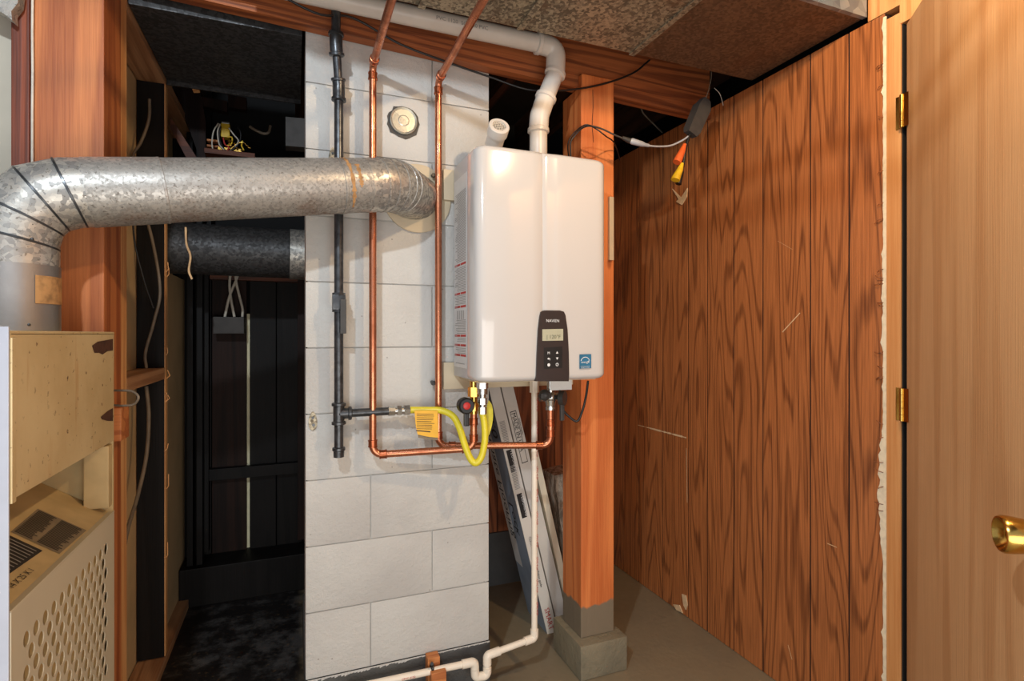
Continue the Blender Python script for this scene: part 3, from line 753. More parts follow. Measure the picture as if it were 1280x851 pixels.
for ang_, z_ in ((-48, .225), (-48, .195), (-52, .02)):
    a_ = math.radians(ang_); bm = B(); bmesh.ops.create_uvsphere(bm, u_segments=10, v_segments=6, radius=.0035, matrix=Matrix.Translation((-.550+math.cos(a_)*R, 1.452+math.sin(a_)*R, z_)))
    obj('rivet', bm, 'iron', fl, 60)

# ================= GAS PIPE =================
GY = 1.715
gp = thing('gas_pipe', W(421, 568, Y=GY), 'black iron gas pipe down the chimney with a tee and drip cap', 'pipe')
def G(px, py, Y=GY): return W(px, py, Y=Y)
xg = G(423.5, 400).x
zt_ = G(422, 517).z; zb = G(422, 562).z
top = G(424.5, 108)
v1 = Vector((xg, GY, top.z-.03)); 
obj('pipe_run', tube(B(), [v1, (xg, GY, zb)], .0135, 20), 'iron', gp, 40)
cpl1 = Vector((xg, GY, G(424, 108).z)); up1 = W(420, 55, Y=1.685); up2 = Vector((up1.x, 1.685, 1.06))
obj('offset_run', tube(B(), [cpl1, up1], .0125, 20), 'iron', gp, 40)
obj('upper_run', tube(B(), [up1, up2], .0135, 20), 'iron', gp, 40)
bm = B(); tube(bm, [v1-Vector((0,0,.012)), v1+Vector((0,0,.01)), cpl1, cpl1+(up1-cpl1).normalized()*.02], .018, 20)
ring_at(bm, v1-Vector((0,0,.010)), (0,0,1), .0175, .006, .004); ring_at(bm, cpl1+(up1-cpl1).normalized()*.018, (up1-cpl1), .0175, .005, .004)
obj('elbow_fitting', bm, 'iron', gp, 40)
bm = B(); uu = (cpl1-up1).normalized()
tube(bm, [up1+uu*.03, up1, up1+Vector((0,0,.03))], .0185, 20); ring_at(bm, up1+uu*.028, uu, .018, .006, .004); ring_at(bm, up1+Vector((0,0,.028)), (0,0,1), .018, .006, .004)
obj('elbow_fitting', bm, 'iron', gp, 40)
vz0, vz1 = G(422, 390).z, G(422, 366).z
bm = B(); box(bm, xg-.019, xg+.019, GY-.019, GY+.019, vz0+.006, vz1-.006, .006); cyl(bm, (xg, GY, vz0), (xg, GY, vz0+.01), .019, seg=8); cyl(bm, (xg, GY, vz1-.01), (xg, GY, vz1), .019, seg=8)
va = obj('shutoff_valve', bm, 'iron', gp, 40)
hp = G(429, 378, GY-.03)
bm = B(); cyl(bm, (hp.x, GY-.015, hp.z), (hp.x, GY-.034, hp.z), .008, seg=6); obj('valve_stem', bm, 'steel', va, 40)
bm = B(); box(bm, hp.x-.0085, hp.x+.0085, GY-.036, GY-.031, G(429, 417).z, hp.z+.01, .002); obj('lever_handle', bm, 'slate', va)
bm = B(); cyl(bm, (xg, GY, zt_-.030), (xg, GY, zt_+.030), .0165); cyl(bm, (xg, GY, zt_), (xg+.034, GY, zt_), .0165)
for q, dd in (((xg, GY, zt_+.028), (0,0,1)), ((xg, GY, zt_-.028), (0,0,1)), ((xg+.032, GY, zt_), (1,0,0))): ring_at(bm, q, dd, .016, .006, .005)
obj('tee_fitting', bm, 'iron', gp, 40)
bm = B(); cyl(bm, (xg, GY, zb+.006), (xg, GY, zb-.022), .0165, .0155, 20); ring_at(bm, (xg, GY, zb+.002), (0,0,1), .016, .006, .003); obj('drip_cap', bm, 'iron', gp, 40)
gE = G(487, 513.5)
obj('branch_run', cyl(B(), (xg+.03, GY, zt_), (gE.x, GY, zt_), .0125), 'iron', gp, 40)
# flexible connector
gh = thing('gas_hose', (.4, 1.66, -.45), 'yellow flexible gas hose looping below the water heater', 'hose')
xe = W(513, 513, Y=GY).x
bm = B(); L_ = xe-gE.x
for k, (a, b, r, s) in enumerate(((0, .3, .0155, 8), (.3, .42, .012, 16), (.42, .62, .016, 6), (.62, .74, .0125, 16), (.74, 1.02, .0165, 6))):
    cyl(bm, (gE.x-.004+L_*a, GY, zt_), (gE.x-.004+L_*b, GY, zt_), r, seg=s)
obj('union_fitting', bm, 'steel', gh, 30)
HX, HYY = W(603, 500, Y=1.615).x, 1.615
hose = [Vector((xe, GY, zt_)), W(535, 512.5, Y=1.70), W(552, 513, Y=1.685), W(566, 520, Y=1.67), W(574, 534, Y=1.655), W(581, 556, Y=1.64), W(588, 573, Y=1.63), W(595, 578.5, Y=1.62), W(602, 570, Y=1.615), W(606, 550, Y=1.613), W(605.5, 530, Y=1.614), Vector((HX, HYY, W(604, 516, Y=HYY).z))]
obj('hose_run', tube(B(), smooth_path(hose, 10), .0108, 16), 'yellow', gh, 60)
hz0 = hose[-1].z
bm = B()
for a, b, r, s in ((0, .022, .0135, 6), (.022, .03, .010, 16), (.03, .05, .0145, 6), (.05, .062, .011, 16), (.062, .08, .0165, 16), (.08, .098, .0185, 6)):
    cyl(bm, (HX, HYY, hz0-.003+a), (HX, HYY, hz0-.003+b), r, seg=s)
obj('hose_fitting', bm, 'steel', gh, 30)
def tagsheet(name, pts, Y, m, group_label):
    o = obj(name, prism(B(), [W(x, y, Y=Y) for x, y in pts], (0, .0012, 0)), m); return o
t1 = thing('warning_tag', W(535, 547, Y=1.675), 'orange yellow paper warning tag hanging on the gas hose', 'tag')
obj('tag_sheet', prism(B(), [W(x, y, Y=1.676) for x, y in ((518,513),(547,513),(548,547),(536,546),(522,543),(519.5,530))], (0, .0015, 0)), 'tag', t1)
obj('tag_sheet', prism(B(), [W(x, y, Y=1.68) for x, y in ((522,540),(536,544),(547,546),(547,550),(534,549),(523,547))], (0, .0015, 0)), 'label_old', t1)
bm = B()
for k in range(9):
    y = 517+k*2.3; a, b = W(521, y, Y=1.6752), W(544-random.uniform(0, 5), y+.4, Y=1.6752); quad(bm, a, b, b+Vector((0,0,-.0014)), a+Vector((0,0,-.0014)))
a, b = W(520, 537.4, Y=1.675), W(538, 539, Y=1.675); quad(bm, a, b, b+Vector((0,0,-.003)), a+Vector((0,0,-.003)))
obj('printed_line', bm, 'ink', t1, kind='stuff')
t2 = obj('warning_tag', prism(B(), smooth_path([W(x, y, Y=1.632) for x, y in ((611,500),(615.5,508),(616,525),(612,542),(606,553),(607,530),(608,510),(611,500))], 3)[:-1], (0, .0015, 0)), 'yellow')
tag(t2, 'pale yellow leaf shaped tag hanging behind the hose fitting', 'tag')

# ================= COPPER =================
r_c = .0112
def collar(bm, p, d, L=.018, r=.0135): 
    p = Vector(p); d = Vector(d).normalized(); cyl(bm, p-d*L/2, p+d*L/2, r, seg=18); ring_at(bm, p-d*L/2, d, r-.0005, .0025, .0015, 18); ring_at(bm, p+d*L/2, d, r-.0005, .0025, .0015, 18)
cz = .830
cp = thing('copper_pipe', (.33, GY, -.38), 'copper water pipe nearer the gas pipe, turning to the red valve', 'pipe')
x1 = G(466, 400).x; zlo = W(480, 567.5, Y=1.712).z
rx = W(592, 540, Y=1.655).x
zc1 = W(588, 560.5, Y=1.655).z
ztop1 = W(592, 517, Y=1.655).z
pts = [Vector((x1, -.6, cz)), Vector((x1, GY, cz)), Vector((x1, GY, zlo)), Vector((rx, 1.655, zc1)), Vector((rx, 1.655, ztop1+.03))]
obj('pipe_run', tube(B(), fillet(pts, .028, 7), r_c, 18), 'copper', cp, 60)
for p, dd in (((x1, GY, cz-.035), (0,0,1)), ((x1, GY, zlo+.035), (0,0,1)), (pts[2].lerp(pts[3], .10), pts[3]-pts[2]), (pts[2].lerp(pts[3], .915), pts[3]-pts[2]), ((rx, 1.655, zc1+.033), (0,0,1)), ((rx, 1.655, zc1+.085), (0,0,1)), ((x1, GY-.034, cz), (0,1,0))):
    bm = B(); collar(bm, p, dd); obj('solder_fitting', bm, 'solder', cp, 40)
cq = thing('copper_pipe', (.5, GY, -.38), 'second copper water pipe, right of the first, turning to the dark right valve', 'pipe')
x2 = W(548, 400, Y=1.738).x; Y2 = 1.738
zlo2 = W(560, 556, Y=1.74).z
rv = W(688, 530, Y=1.64)
zr2 = W(680, 557, Y=1.64).z
pts = [Vector((x2, -.6, cz)), Vector((x2, Y2, cz)), Vector((x2, Y2, zlo2)), Vector((rv.x, 1.64, zr2)), Vector((rv.x, 1.64, W(688, 512, Y=1.64).z))]
obj('pipe_run', tube(B(), fillet(pts, .028, 7), r_c, 18), 'copper', cq, 60)
for p, dd in (((x2, Y2, cz-.035), (0,0,1)), ((x2, Y2, zlo2+.035), (0,0,1)), (pts[2].lerp(pts[3], .12), pts[3]-pts[2]), (pts[2].lerp(pts[3], .9), pts[3]-pts[2]), ((rv.x, 1.64, zr2+.04), (0,0,1)), ((rv.x, 1.64, zr2+.075), (0,0,1)), ((x2, Y2-.034, cz), (0,1,0))):
    bm = B(); collar(bm, p, dd); obj('solder_fitting', bm, 'solder', cq, 40)
bm = B()
hz = W(540, 478, Y=1.75).z
box(bm, x2-.018, x2+.014, Y2+.008, CHY-.001, hz-.004, hz+.004, .001); cyl(bm, (x2-.016, Y2+.002, hz-.003), (x2-.016, Y2+.014, hz-.003), .006)
obj('pipe_bracket', bm, 'black', cq, 40); bm = B()
hz = W(540, 218, Y=1.75).z
box(bm, x2-.018, x2+.014, Y2+.008, CHY-.001, hz-.004, hz+.004, .001); cyl(bm, (x2-.016, Y2+.002, hz-.003), (x2-.016, Y2+.014, hz-.003), .006)
obj('pipe_bracket', bm, 'black', cq, 40)
# valves under heater
hb = -.141
vl = thing('isolation_valve', (rx, 1.655, ztop1), 'brass valve with black lever and red centre under the heater', 'valve')
bm = B(); cyl(bm, (rx, 1.655, ztop1), (rx, 1.655, hb-.0048), .0125, seg=16); cyl(bm, (rx, 1.655, ztop1+.01), (rx, 1.655, ztop1+.035), .019, seg=8); cyl(bm, (rx, 1.655, ztop1+.055), (rx, 1.655, ztop1+.085), .0185, seg=6)
obj('valve_body', bm, 'brass', vl, 30)
q = W(583.5, 507.5, Y=1.60)
obj('lever_hub', tube(B(), [q+Vector((0, y, 0)) for y in (.03, .006, 0, -.003)], .026, 28, True, [.0245, .0255, .0245, .021]), 'black', vl, 40)
obj('lever_neck', cyl(B(), q+Vector((0, .03, 0)), Vector((rx, 1.65, q.z)), .009), 'brass', vl, 40)
obj('lever_grip', box(B(), q.x-.0075, q.x+.0095, q.y+.002, q.y+.013, W(585, 533, Y=1.60).z, q.z-.015, .004), 'black', vl)
obj('red_cap', tube(B(), [q+Vector((-.001, y, .001)) for y in (-.002, -.006, -.007)], .011, 24, True, [.012, .011, .009]), 'red', vl, 40)
vr = thing('isolation_valve', (rv.x, 1.64, W(688, 512, Y=1.64).z), 'silver valve with dark side levers under the right of the heater', 'valve')
zq = W(688, 512, Y=1.64).z
bm = B(); cyl(bm, (rv.x, 1.64, zq), (rv.x, 1.64, hb-.0048), .012, seg=16); cyl(bm, (rv.x, 1.64, zq), (rv.x, 1.64, zq+.012), .0165, seg=20); cyl(bm, (rv.x, 1.64, zq+.014), (rv.x, 1.64, zq+.032), .0155, .019, 20)
cyl(bm, (rv.x-.04, 1.64, zq+.042), (rv.x+.03, 1.64, zq+.042), .013, seg=16); bmesh.ops.create_uvsphere(bm, u_segments=16, v_segments=10, radius=.021, matrix=Matrix.Translation((rv.x, 1.64, zq+.042)))
obj('valve_body', bm, 'steel', vr, 40)
bm = B(); bmesh.ops.create_uvsphere(bm, u_segments=16, v_segments=10, radius=.019, matrix=Matrix.Translation((rv.x-.03, 1.622, zq+.052))); box(bm, rv.x-.05, rv.x-.012, 1.605, 1.62, zq+.042, zq+.060, .004)
obj('drain_knob', bm, 'slate', vr, 40)
bm = B(); cyl(bm, (rv.x+.028, 1.625, zq+.040), (rv.x+.040, 1.612, zq+.040), .024, seg=24); box(bm, rv.x+.024, rv.x+.039, 1.612, 1.622, zq-.035, zq+.036, .004)
obj('lever_handle', bm, 'slate', vr, 40)

# ================= WATER HEATER =================
for z0, z1, lab, x0 in ((.447, .548, 'tan painted mounting board on the chimney behind the heater top', .4565), (-.182, -.093, 'tan painted mounting board on the chimney behind the heater bottom', .4565)):
    o = bx('mounting_board', 'cream_board', x0, .9395, 1.7575, CHY-.0012, z0, z1, .0015); tag(o, lab, 'board')
wh = thing('water_heater', (.705, 1.63, hb), 'white wall hung tankless water heater with dark control panel', 'water heater')
HL, HR, HT, YFr = .486, .926, .556, 1.497
def outline(x0, x1, yb, yf, rc, ins, ridge):
    x0 += ins; x1 -= ins; yf += ins; pts = [(x1, yb), ]
    n = 7
    for k in range(n+1):
        a = math.pi/2*k/n; pts.append((x1-rc+rc*math.cos(a), yf+rc-rc*math.sin(a)))
    if ridge:
        for x, dy in ((.88, -.0004), (.82, -.0012), (.77, -.0020), (.752, -.0020), (.742, -.0012), (.734, .0), (.715, .0008), (.6995, .0014), (.6975, .0026), (.6955, .0010), (.660, -.0004), (.61, -.0012), (.56, -.0004)):
            pts.append((x, yf+dy))
    for k in range(n+1):
        a = math.pi/2*k/n; pts.append((x0+rc-rc*math.sin(a), yf+rc-rc*math.cos(a)))
    pts.append((x0, yb)); return pts
def loft(bm, rings):
    R_ = [[bm.verts.new(p) for p in r] for r in rings]
    for a, b in zip(R_, R_[1:]):
        for k in range(len(a)):
            j = (k+1) % len(a); bm.faces.new((a[k], a[j], b[j], b[k]))
    bm.faces.new(R_[0][::-1]); bm.faces.new(R_[-1])
bm = B(); rings = []
levels = []
for k in range(6):
    a = math.pi/2*k/5; levels.append((hb+.018*(1-math.sin(a)), .018*(1-math.cos(a))) if False else (hb+.018-.018*math.cos(a), .018*(1-math.sin(a))))
levels += [(HT-.018+.018*math.sin(math.pi/2*k/5), .018*(1-math.cos(math.pi/2*k/5))) for k in range(6)]
for z, ins in levels:
    rings.append([(x, y, z) for x, y in outline(HL, HR, 1.585, YFr, .034, ins, True)])
loft(bm, rings)
obj('front_cover', bm, 'enamel', wh, 50)
bm = B(); box(bm, HL+.003, HR-.003, 1.586, 1.752, hb+.004, HT-.004, .008)
obj('casing', bm, 'casing', wh, 40)
bm = B(); box(bm, HL+.02, HR-.02, 1.54, 1.745, hb-.004, hb+.003, .001); obj('bottom_plate', bm, 'cream_board', wh)
bm = B(); box(bm, W(687, 485, Y=1.56).x, W(713, 485, Y=1.56).x, 1.55, 1.556, W(700, 487.5, Y=1.55).z, hb-.0045, .001); obj('white_tab', bm, 'label', wh)
# control panel
yp = YFr-.0055
cpx = [(670,476.5),(670.5,468),(671.5,440),(673,412),(675,395),(676.5,389.5),(680,388),(700,388),(705,389.5),(707,394),(709.5,412),(711,440),(711.5,468),(711,476.5)]
ctl = obj('control_panel', prism(B(), [W(x, y, Y=yp) for x, y in cpx], (0, .014, 0)), 'ctrl', wh)
yq = yp-.0012
ds = obj('display', prism(B(), [W(x, y, Y=yq) for x, y in ((678,411.5),(704,411),(704,425.5),(678,426))], (0, .0015, 0)), 'lcd', ctl)
obj('display_digits', txt(B(), '| 120°F', .0165, W(683, 423.2, Y=yq), (1,0,0), (0,0,1), .0008), 'lcdink', ds, normals=False)
obj('brand_lettering', txt(B(), 'NAVIEN', .0125, W(690.8, 402.5, Y=yp), (1,0,0), (0,0,1), .0009, 'CENTER'), 'whiteink', ctl, normals=False)
bmf = B(); quad(bmf, *[W(x, y, Y=yp-.0007) for x, y in ((680,434.5),(703,433),(703,459.5),(680,461))])
obj('key_field', bmf, 'black', ctl)
ic = W(686, 440.5, Y=yp); s = .0042
def icon(px, py, kind):
    c = W(px, py, Y=yp-.0016); bm = B(); X_, Z_ = Vector((1,0,0)), Vector((0,0,1))
    if kind == 'up': bm.faces.new([bm.verts.new(c+p) for p in (X_*-s-Z_*s*.8, X_*s-Z_*s*.8, Z_*s)])
    elif kind == 'down': bm.faces.new([bm.verts.new(c+p) for p in (X_*-s+Z_*s*.8, Z_*-s, X_*s+Z_*s*.8)])
    elif kind == 'M': txt(bm, 'M', .011, c-X_*.0045-Z_*.004, (1,0,0), (0,0,1), 0)
    elif kind == 'back':
        bm.faces.new([bm.verts.new(c+p) for p in (X_*-s*1.2, Z_*s-X_*s*.1, Z_*-s*.6-X_*s*.1)]); quad(bm, c+X_*-s*.1+Z_*s*.5, c+X_*-s*.1, c+X_*s+Z_*0, c+X_*s+Z_*s*.5); quad(bm, c+X_*s*.6, c+X_*s, c+X_*s-Z_*s, c+X_*s*.6-Z_*s)
    elif kind == 'dot': bm.faces.new([bm.verts.new(c+(X_*math.cos(a)+Z_*math.sin(a))*s*1.15) for a in [k*math.pi/8 for k in range(16)]])
    else:
        for k in range(16):
            a, b = k*math.pi/8, (k+1)*math.pi/8; f = lambda t, r: c+(X_*math.cos(t)+Z_*math.sin(t))*r
            quad(bm, f(a, s*1.2), f(b, s*1.2), f(b, s*.8), f(a, s*.8))
        quad(bm, c-X_*.0005, c+X_*.0005, c+X_*.0005+Z_*s, c-X_*.0005+Z_*s)
    obj('key_symbol', bm, 'whiteink', ctl, normals=False)
for a in ((686,441,'M'),(696.5,440.5,'up'),(686,448.5,'back'),(696.5,448,'down'),(686,456,'dot'),(696.5,455.5,'power')): icon(*a)
# efficiency sticker
ye_ = YFr-.0050
sk = obj('efficiency_sticker', prism(B(), [W(x, y, Y=ye_) for x, y in ((724.5,443),(739,442.5),(739,460),(724.5,460.8))], (0, .0004, 0)), 'blue', wh)
bm = B(); c = W(731.5, 452.5, Y=ye_-.0003); rA, rB_ = .0165, .0145
for k in range(14):
    a, b = math.pi*(.08+k*.06), math.pi*(.08+(k+1)*.06); f = lambda t, r: c+Vector((math.cos(t)*r, -.0004, math.sin(t)*r))
    quad(bm, f(a, rA), f(b, rA), f(b, rB_), f(a, rB_))
txt(bm, 'energy', .0098, c+Vector((-.0145, 0, -.003)), (1,0,0), (0,0,1), .0004); txt(bm, 'ENERGY STAR', .0046, c+Vector((0, 0, -.0195)), (1,0,0), (0,0,1), .0004, 'CENTER')
st_ = c+Vector((.0115, -.0004, .001)); bm.faces.new([bm.verts.new(st_+Vector((math.cos(math.pi/2+k*math.pi/5), 0, math.sin(math.pi/2+k*math.pi/5)))*(.005 if k % 2 == 0 else .002)) for k in range(10)])
z_ = c.z-.0125; quad(bm, (c.x-.0168, c.y-.0004, z_), (c.x+.0168, c.y-.0004, z_), (c.x+.0168, c.y-.0004, z_-.0008), (c.x-.0168, c.y-.0004, z_-.0008))
obj('sticker_print', bm, 'whiteink', sk, normals=False)
# warning label on the left side
xl = HL+.0018; ya, yb_ = 1.600, 1.738; zt0, zt1 = -.105, .50
lb = obj('side_label', box(B(), xl, xl+.0008, ya, yb_, zt0, zt1), 'label', wh)
bm = B(); red = B(); z = zt1-.16
def strip(b_, y0, y1, z0, z1): quad(b_, (xl-.0006, y0, z0), (xl-.0006, y1, z0), (xl-.0006, y1, z1), (xl-.0006, y0, z1))
reds = [.215, .11, .02-.0, -.01, -.055, -.03]
reds = [.222, .130, .088, -.004, -.034, -.066]
z = zt1-.05
while z > zt0+.035:
    if min(abs(z-r_) for r_ in reds) > .006 and not (.045 < z < .082):
        strip(bm, ya+.008, ya+.008+random.uniform(.085, .122), z, z+.0016)
    z -= .0052
for r_ in reds:
    strip(red, ya+.006, ya+.062, r_-.003, r_+.0035); strip(red, ya+.068, yb_-.008, r_-.003, r_+.0035)
for k in range(4): strip(bm, ya+.03+k*.022, ya+.038+k*.022, .048, .076)
strip(bm, ya+.02, yb_-.02, zt0+.012, zt0+.014)
obj('printed_line', bm, 'greyink', lb, kind='stuff'); obj('red_heading', red, 'redink', lb)
tb = B(); 
for r_, s_ in zip(reds, ('WARNING', 'DANGER', 'WARNING', 'CAUTION', 'WARNING', 'NOTICE')): txt(tb, s_, .006, (xl-.0002, yb_-.012, r_-.002), (0,-1,0), (0,0,1), .001)
obj('label_lettering', tb, 'whiteink', lb, normals=False)

# intake stub with screen
ik = thing('air_intake', W(612, 178, Y=1.66), 'short white pipe stub with a round wire screen on the heater top', 'vent')
pc = W(624, 157.5, Y=1.585); ba = Vector((.600, 1.680, HT-.0035)); nrm = (pc-Vector((.594, 1.66, .61))).normalized()
obj('stub_pipe', tube(B(), fillet([ba, Vector((.597, 1.672, .60)), pc-(pc-Vector((.597, 1.672, .60))).normalized()*.014], .03, 5), .0285, 28), 'pvc', ik, 50)
bm = B(); nd = (pc-Vector((.597, 1.672, .60))).normalized()
t0 = pc-nd*.03
seg = 32; n0 = nd.orthogonal().normalized(); b0_ = nd.cross(n0)
prof = [(0, .0285), (0, .033), (.030, .033), (.032, .031), (.032, .0215), (.024, .0210)]
rg = []
for h, r in prof: rg.append([bm.verts.new(t0+nd*h+(n0*math.cos(2*math.pi*k/seg)+b0_*math.sin(2*math.pi*k/seg))*r) for k in range(seg)])
for a, b in zip(rg, rg[1:]):
    for k in range(seg): bm.faces.new((a[k], a[(k+1)%seg], b[(k+1)%seg], b[k]))
obj('end_ring', bm, 'pvc', ik, 40, normals=True)
bm = B(); cs = t0+nd*.0285
ux = Vector((1,0,0)); ux = (ux-nd*ux.dot(nd)).normalized(); uz = nd.cross(ux)
for k in range(-3, 4):
    o_ = k*.0056; h = math.sqrt(max(.0212**2-o_**2, 0))
    cyl(bm, cs+ux*o_-uz*h, cs+ux*o_+uz*h, .0006, seg=4); cyl(bm, cs+uz*o_-ux*h, cs+uz*o_+ux*h, .0006, seg=4)
obj('wire_screen', bm, 'cpvc', ik, kind='stuff')
bm = B(); bm.faces.new([bm.verts.new(cs-nd*.004+(ux*math.cos(k*math.pi/12)+uz*math.sin(k*math.pi/12))*.0212) for k in range(24)])
obj('screen_disc', bm, 'slate', ik)

# ================= VENT PIPE =================
ve = thing('vent_pipe', (.757, 1.655, HT), 'white plastic vent pipe from the heater top along the beam', 'pipe')
VY = 1.665; rvp = .0295
vx = W(673, 170, Y=VY).x; h0 = Vector((-.35, VY, .978)); hx = W(688, 60, Y=VY).x
Pt = [h0, Vector((hx+.008, VY, .978)), W(696, 92, Y=VY), W(677.5, 132, Y=VY), Vector((vx, VY, .742)), Vector((vx, VY, HT-.0035))]
kA = Vector((hx+.008+.022, VY, .95)); sA = W(694, 92, Y=VY); sB = W(677.5, 134, Y=VY)
obj('horizontal_run', tube(B(), [h0, Vector((hx-.03, VY, .978))], rvp, 28), 'pvc', ve, 50)
e1 = fillet([Vector((hx-.045, VY, .978)), Vector((hx+.022, VY, .974)), sA], .045, 8)
obj('elbow', tube(B(), e1, rvp+.0035, 28), 'pvc', ve, 50)
obj('slanted_run', tube(B(), [sA, sB], rvp, 28), 'pvc', ve, 50)
e2 = fillet([sA.lerp(sB, .72), Vector((vx+.004, VY, sB.z-.03)), Vector((vx, VY, sB.z-.085))], .06, 6)
obj('elbow', tube(B(), e2, rvp+.003, 28), 'pvc', ve, 50)
obj('vertical_run', tube(B(), [e2[-1], Vector((vx, VY, HT-.0035))], rvp, 28), 'pvc', ve, 50)
for q, dd in ((e1[0], (1,0,0)), (e1[-1], sB-sA), (e2[0], sB-sA), (e2[-1]+Vector((0,0,.004)), (0,0,1))): obj('socket_rim', ring_at(B(), q, dd, rvp+.002, .009, .0048, 28), 'pvc', ve, 40)
tb = B(); txt(tb, 'PVC 1120  SCH 40 PVC', .017, (W(545, 28, Y=VY-.03).x, VY-.031, .966), (1,0,0), (0,0,1), .0006)
obj('pipe_lettering', tb, 'greyink', ve, normals=False)

# ================= CONDENSATE DRAIN =================
dr = thing('drain_pipe', (.65, 1.72, ZF+.08), 'thin white plastic drain pipe dropping from heater then along the floor', 'pipe')
DYv = 1.722; rd_ = .0108
dx = W(668, 600, Y=DYv).x
q1 = Vector((dx, DYv, W(668, 797, Y=DYv).z)); q2 = W(621, 815.5, Y=1.715); q3 = W(609, 819, Y=1.713); q4 = W(609, 844, Y=1.713); q5 = W(594, 846, Y=1.712); q6 = W(593, 827, Y=1.712); q7 = W(580, 827, Y=1.715); q8 = W(430, 862, Y=1.722)
top_ = Vector((dx, DYv, hb-.0048))
obj('pipe_run', tube(B(), fillet([top_, q1, q3, q4, q5, q6, q8], [.016, .012, .012, .012, .012], 5), rd_, 16), 'cpvc', dr, 60)
bm = B()
cyl(bm, top_, top_-Vector((0,0,.055)), .0165, seg=6)
obj('union_nut', bm, 'cpvc', dr, 50); bm = B()
tube(bm, fillet([q1+Vector((0,0,.03)), q1, q1+(q3-q1).normalized()*.038], .012, 5), .0142, 16)
obj('elbow_fitting', bm, 'cpvc', dr, 50); bm = B()
tube(bm, fillet([q3+(q1-q3).normalized()*.045, q3, q3+(q4-q3).normalized()*.03], .010, 5), .0142, 16)
obj('elbow_fitting', bm, 'cpvc', dr, 50); bm = B()
tube(bm, fillet([q4+(q3-q4).normalized()*.028, q4, q5, q5+(q6-q5).normalized()*.028], .012, 5), .0142, 16)
obj('elbow_fitting', bm, 'cpvc', dr, 50); bm = B()
tube(bm, fillet([q6+(q5-q6).normalized()*.022, q6, q6+(q8-q6).normalized()*.042], .012, 5), .0142, 16)
obj('elbow_fitting', bm, 'cpvc', dr, 50)
for i in range(22):
    pass
tb = B()
for k in range(10): txt(tb, 'CPVC 4120', .0095, (dx+.003, DYv-rd_-.0004, -.22-k*.078), (0,0,-1), (1,0,0), .0006)
vq = (q8-q6).normalized(); 
for k in range(5): txt(tb, 'CPVC 4120', .009, q6+vq*(.15+.09*k)+Vector((0, -rd_-.0004, -.003)), -vq, (0,0,1), .0006)
obj('pipe_lettering', tb, 'redink', dr, normals=False)
bk = thing('pipe_block', W(546, 851, Y=1.74), 'small wood block with a black clamp holding the drain pipe', 'block')
b1 = W(546, 827, Y=1.745); qq = W(543, 833, Y=1.722)
obj('wood_block', box(B(), W(534, 840, Y=1.745).x, W(549, 840, Y=1.745).x, 1.7345, 1.7715, ZF+.001, W(541, 820, Y=1.745).z, .002), 'block_x', bk)
obj('wood_block', box(B(), W(538.5, 840, Y=1.70).x, W(557, 840, Y=1.70).x, 1.690, 1.7085, ZF+.001, W(547, 838, Y=1.70).z, .002), 'block_x', bk)
bm = B(); ring_at(bm, W(540, 834.5, Y=1.7185), vq, rd_, .005, .003, 16); cyl(bm, W(540, 829.5, Y=1.70), W(540, 829.5, Y=1.735), .005); obj('clamp', bm, 'black', bk, 40)

# ================= CARTONS =================
def carton(name, xb, y0, y1, t, L, slope, label, cat, mw, me, zb=ZF):
    ang = math.atan(slope); a = Vector((-math.sin(ang), 0, math.cos(ang))); nx = Vector((math.cos(ang), 0, math.sin(ang)))
    base = Vector((xb, 0, zb)); 
    o = thing(name, (xb, (y0+y1)/2, zb), label, cat)
    def P(s, y, h): return base+nx*s+a*h+Vector((0, y, 0))
    hexa(bm_ := B(), [P(-t,y0,0), P(0,y0,0), P(0,y1,0), P(-t,y1,0), P(-t,y0,L), P(0,y0,L), P(0,y1,L), P(-t,y1,L)])
    obj('carton_body', bm_, me, o)
    return o, P, a, nx
# lean toward the chimney (-X)
c1, P, aa, nx = carton('flooring_carton', .985, 1.972, 2.165, .045, 1.42, .25, 'long blue and white flooring carton leaning nearest the chimney, script on its face', 'carton', None, 'carton_w')
bm = B(); quad(bm, P(-.0458, 1.975, .01), P(-.0458, 2.163, .01), P(-.0458, 2.163, 1.40), P(-.0458, 1.975, 1.40)); obj('printed_face', bm, 'carton_b', c1)
bm = B(); quad(bm, P(-.0464, 2.085, .25), P(-.0464, 2.163, .25), P(-.0464, 2.163, 1.0), P(-.0464, 2.085, 1.0)); obj('pale_band', bm, 'label', c1)
bm = B(); txt(bm, 'Laminate', .085, P(-.047, 2.150, .86), -aa, Vector((0, 1, 0)) if False else Vector((0,-1,0)).cross(aa).cross(aa)*-1, 0)
bm.free()
bm = B(); txt(bm, 'Laminate Flooring', .075, P(-.0472, 2.098, .92), -aa, (0, 1, 0), .0003); txt(bm, '8.0', .09, P(-.0472, 2.0, .93), -aa, (0, 1, 0), .0003)
txt(bm, 'Lock', .07, P(-.0472, 2.02, .55), -aa, (0, 1, 0), .0003); obj('face_lettering', bm, 'ink', c1, normals=False)
def edgebox(P, s0, s1, h0, h1, y, m, par, nm):
    bm = B(); quad(bm, P(s0, y, h0), P(s1, y, h0), P(s1, y, h1), P(s0, y, h1)); return obj(nm, bm, m, par)
y_ = 1.9712
for h0, h1 in ((.69, .78), (.50, .60)):
    e_ = edgebox(P, -.036, -.014, h0, h1, y_, 'ink', c1, 'black_print_box')
    bm = B(); txt(bm, 'FLOORING', .018, P(-.020, y_-.0006, h1-.006)+nx*-.011*0, -aa, nx, .0003); obj('box_lettering', bm, 'whiteink', e_, normals=False)
bm = B()
for k in range(16):
    for h0 in (.80, .62):
        h = h0+k*.0048*1.3; quad(bm, P(-.036, y_-.0002, h), P(-.014, y_-.0002, h), P(-.014, y_-.0002, h+.003), P(-.036, y_-.0002, h+.003))
obj('small_print', bm, 'greyink', c1, kind='stuff')
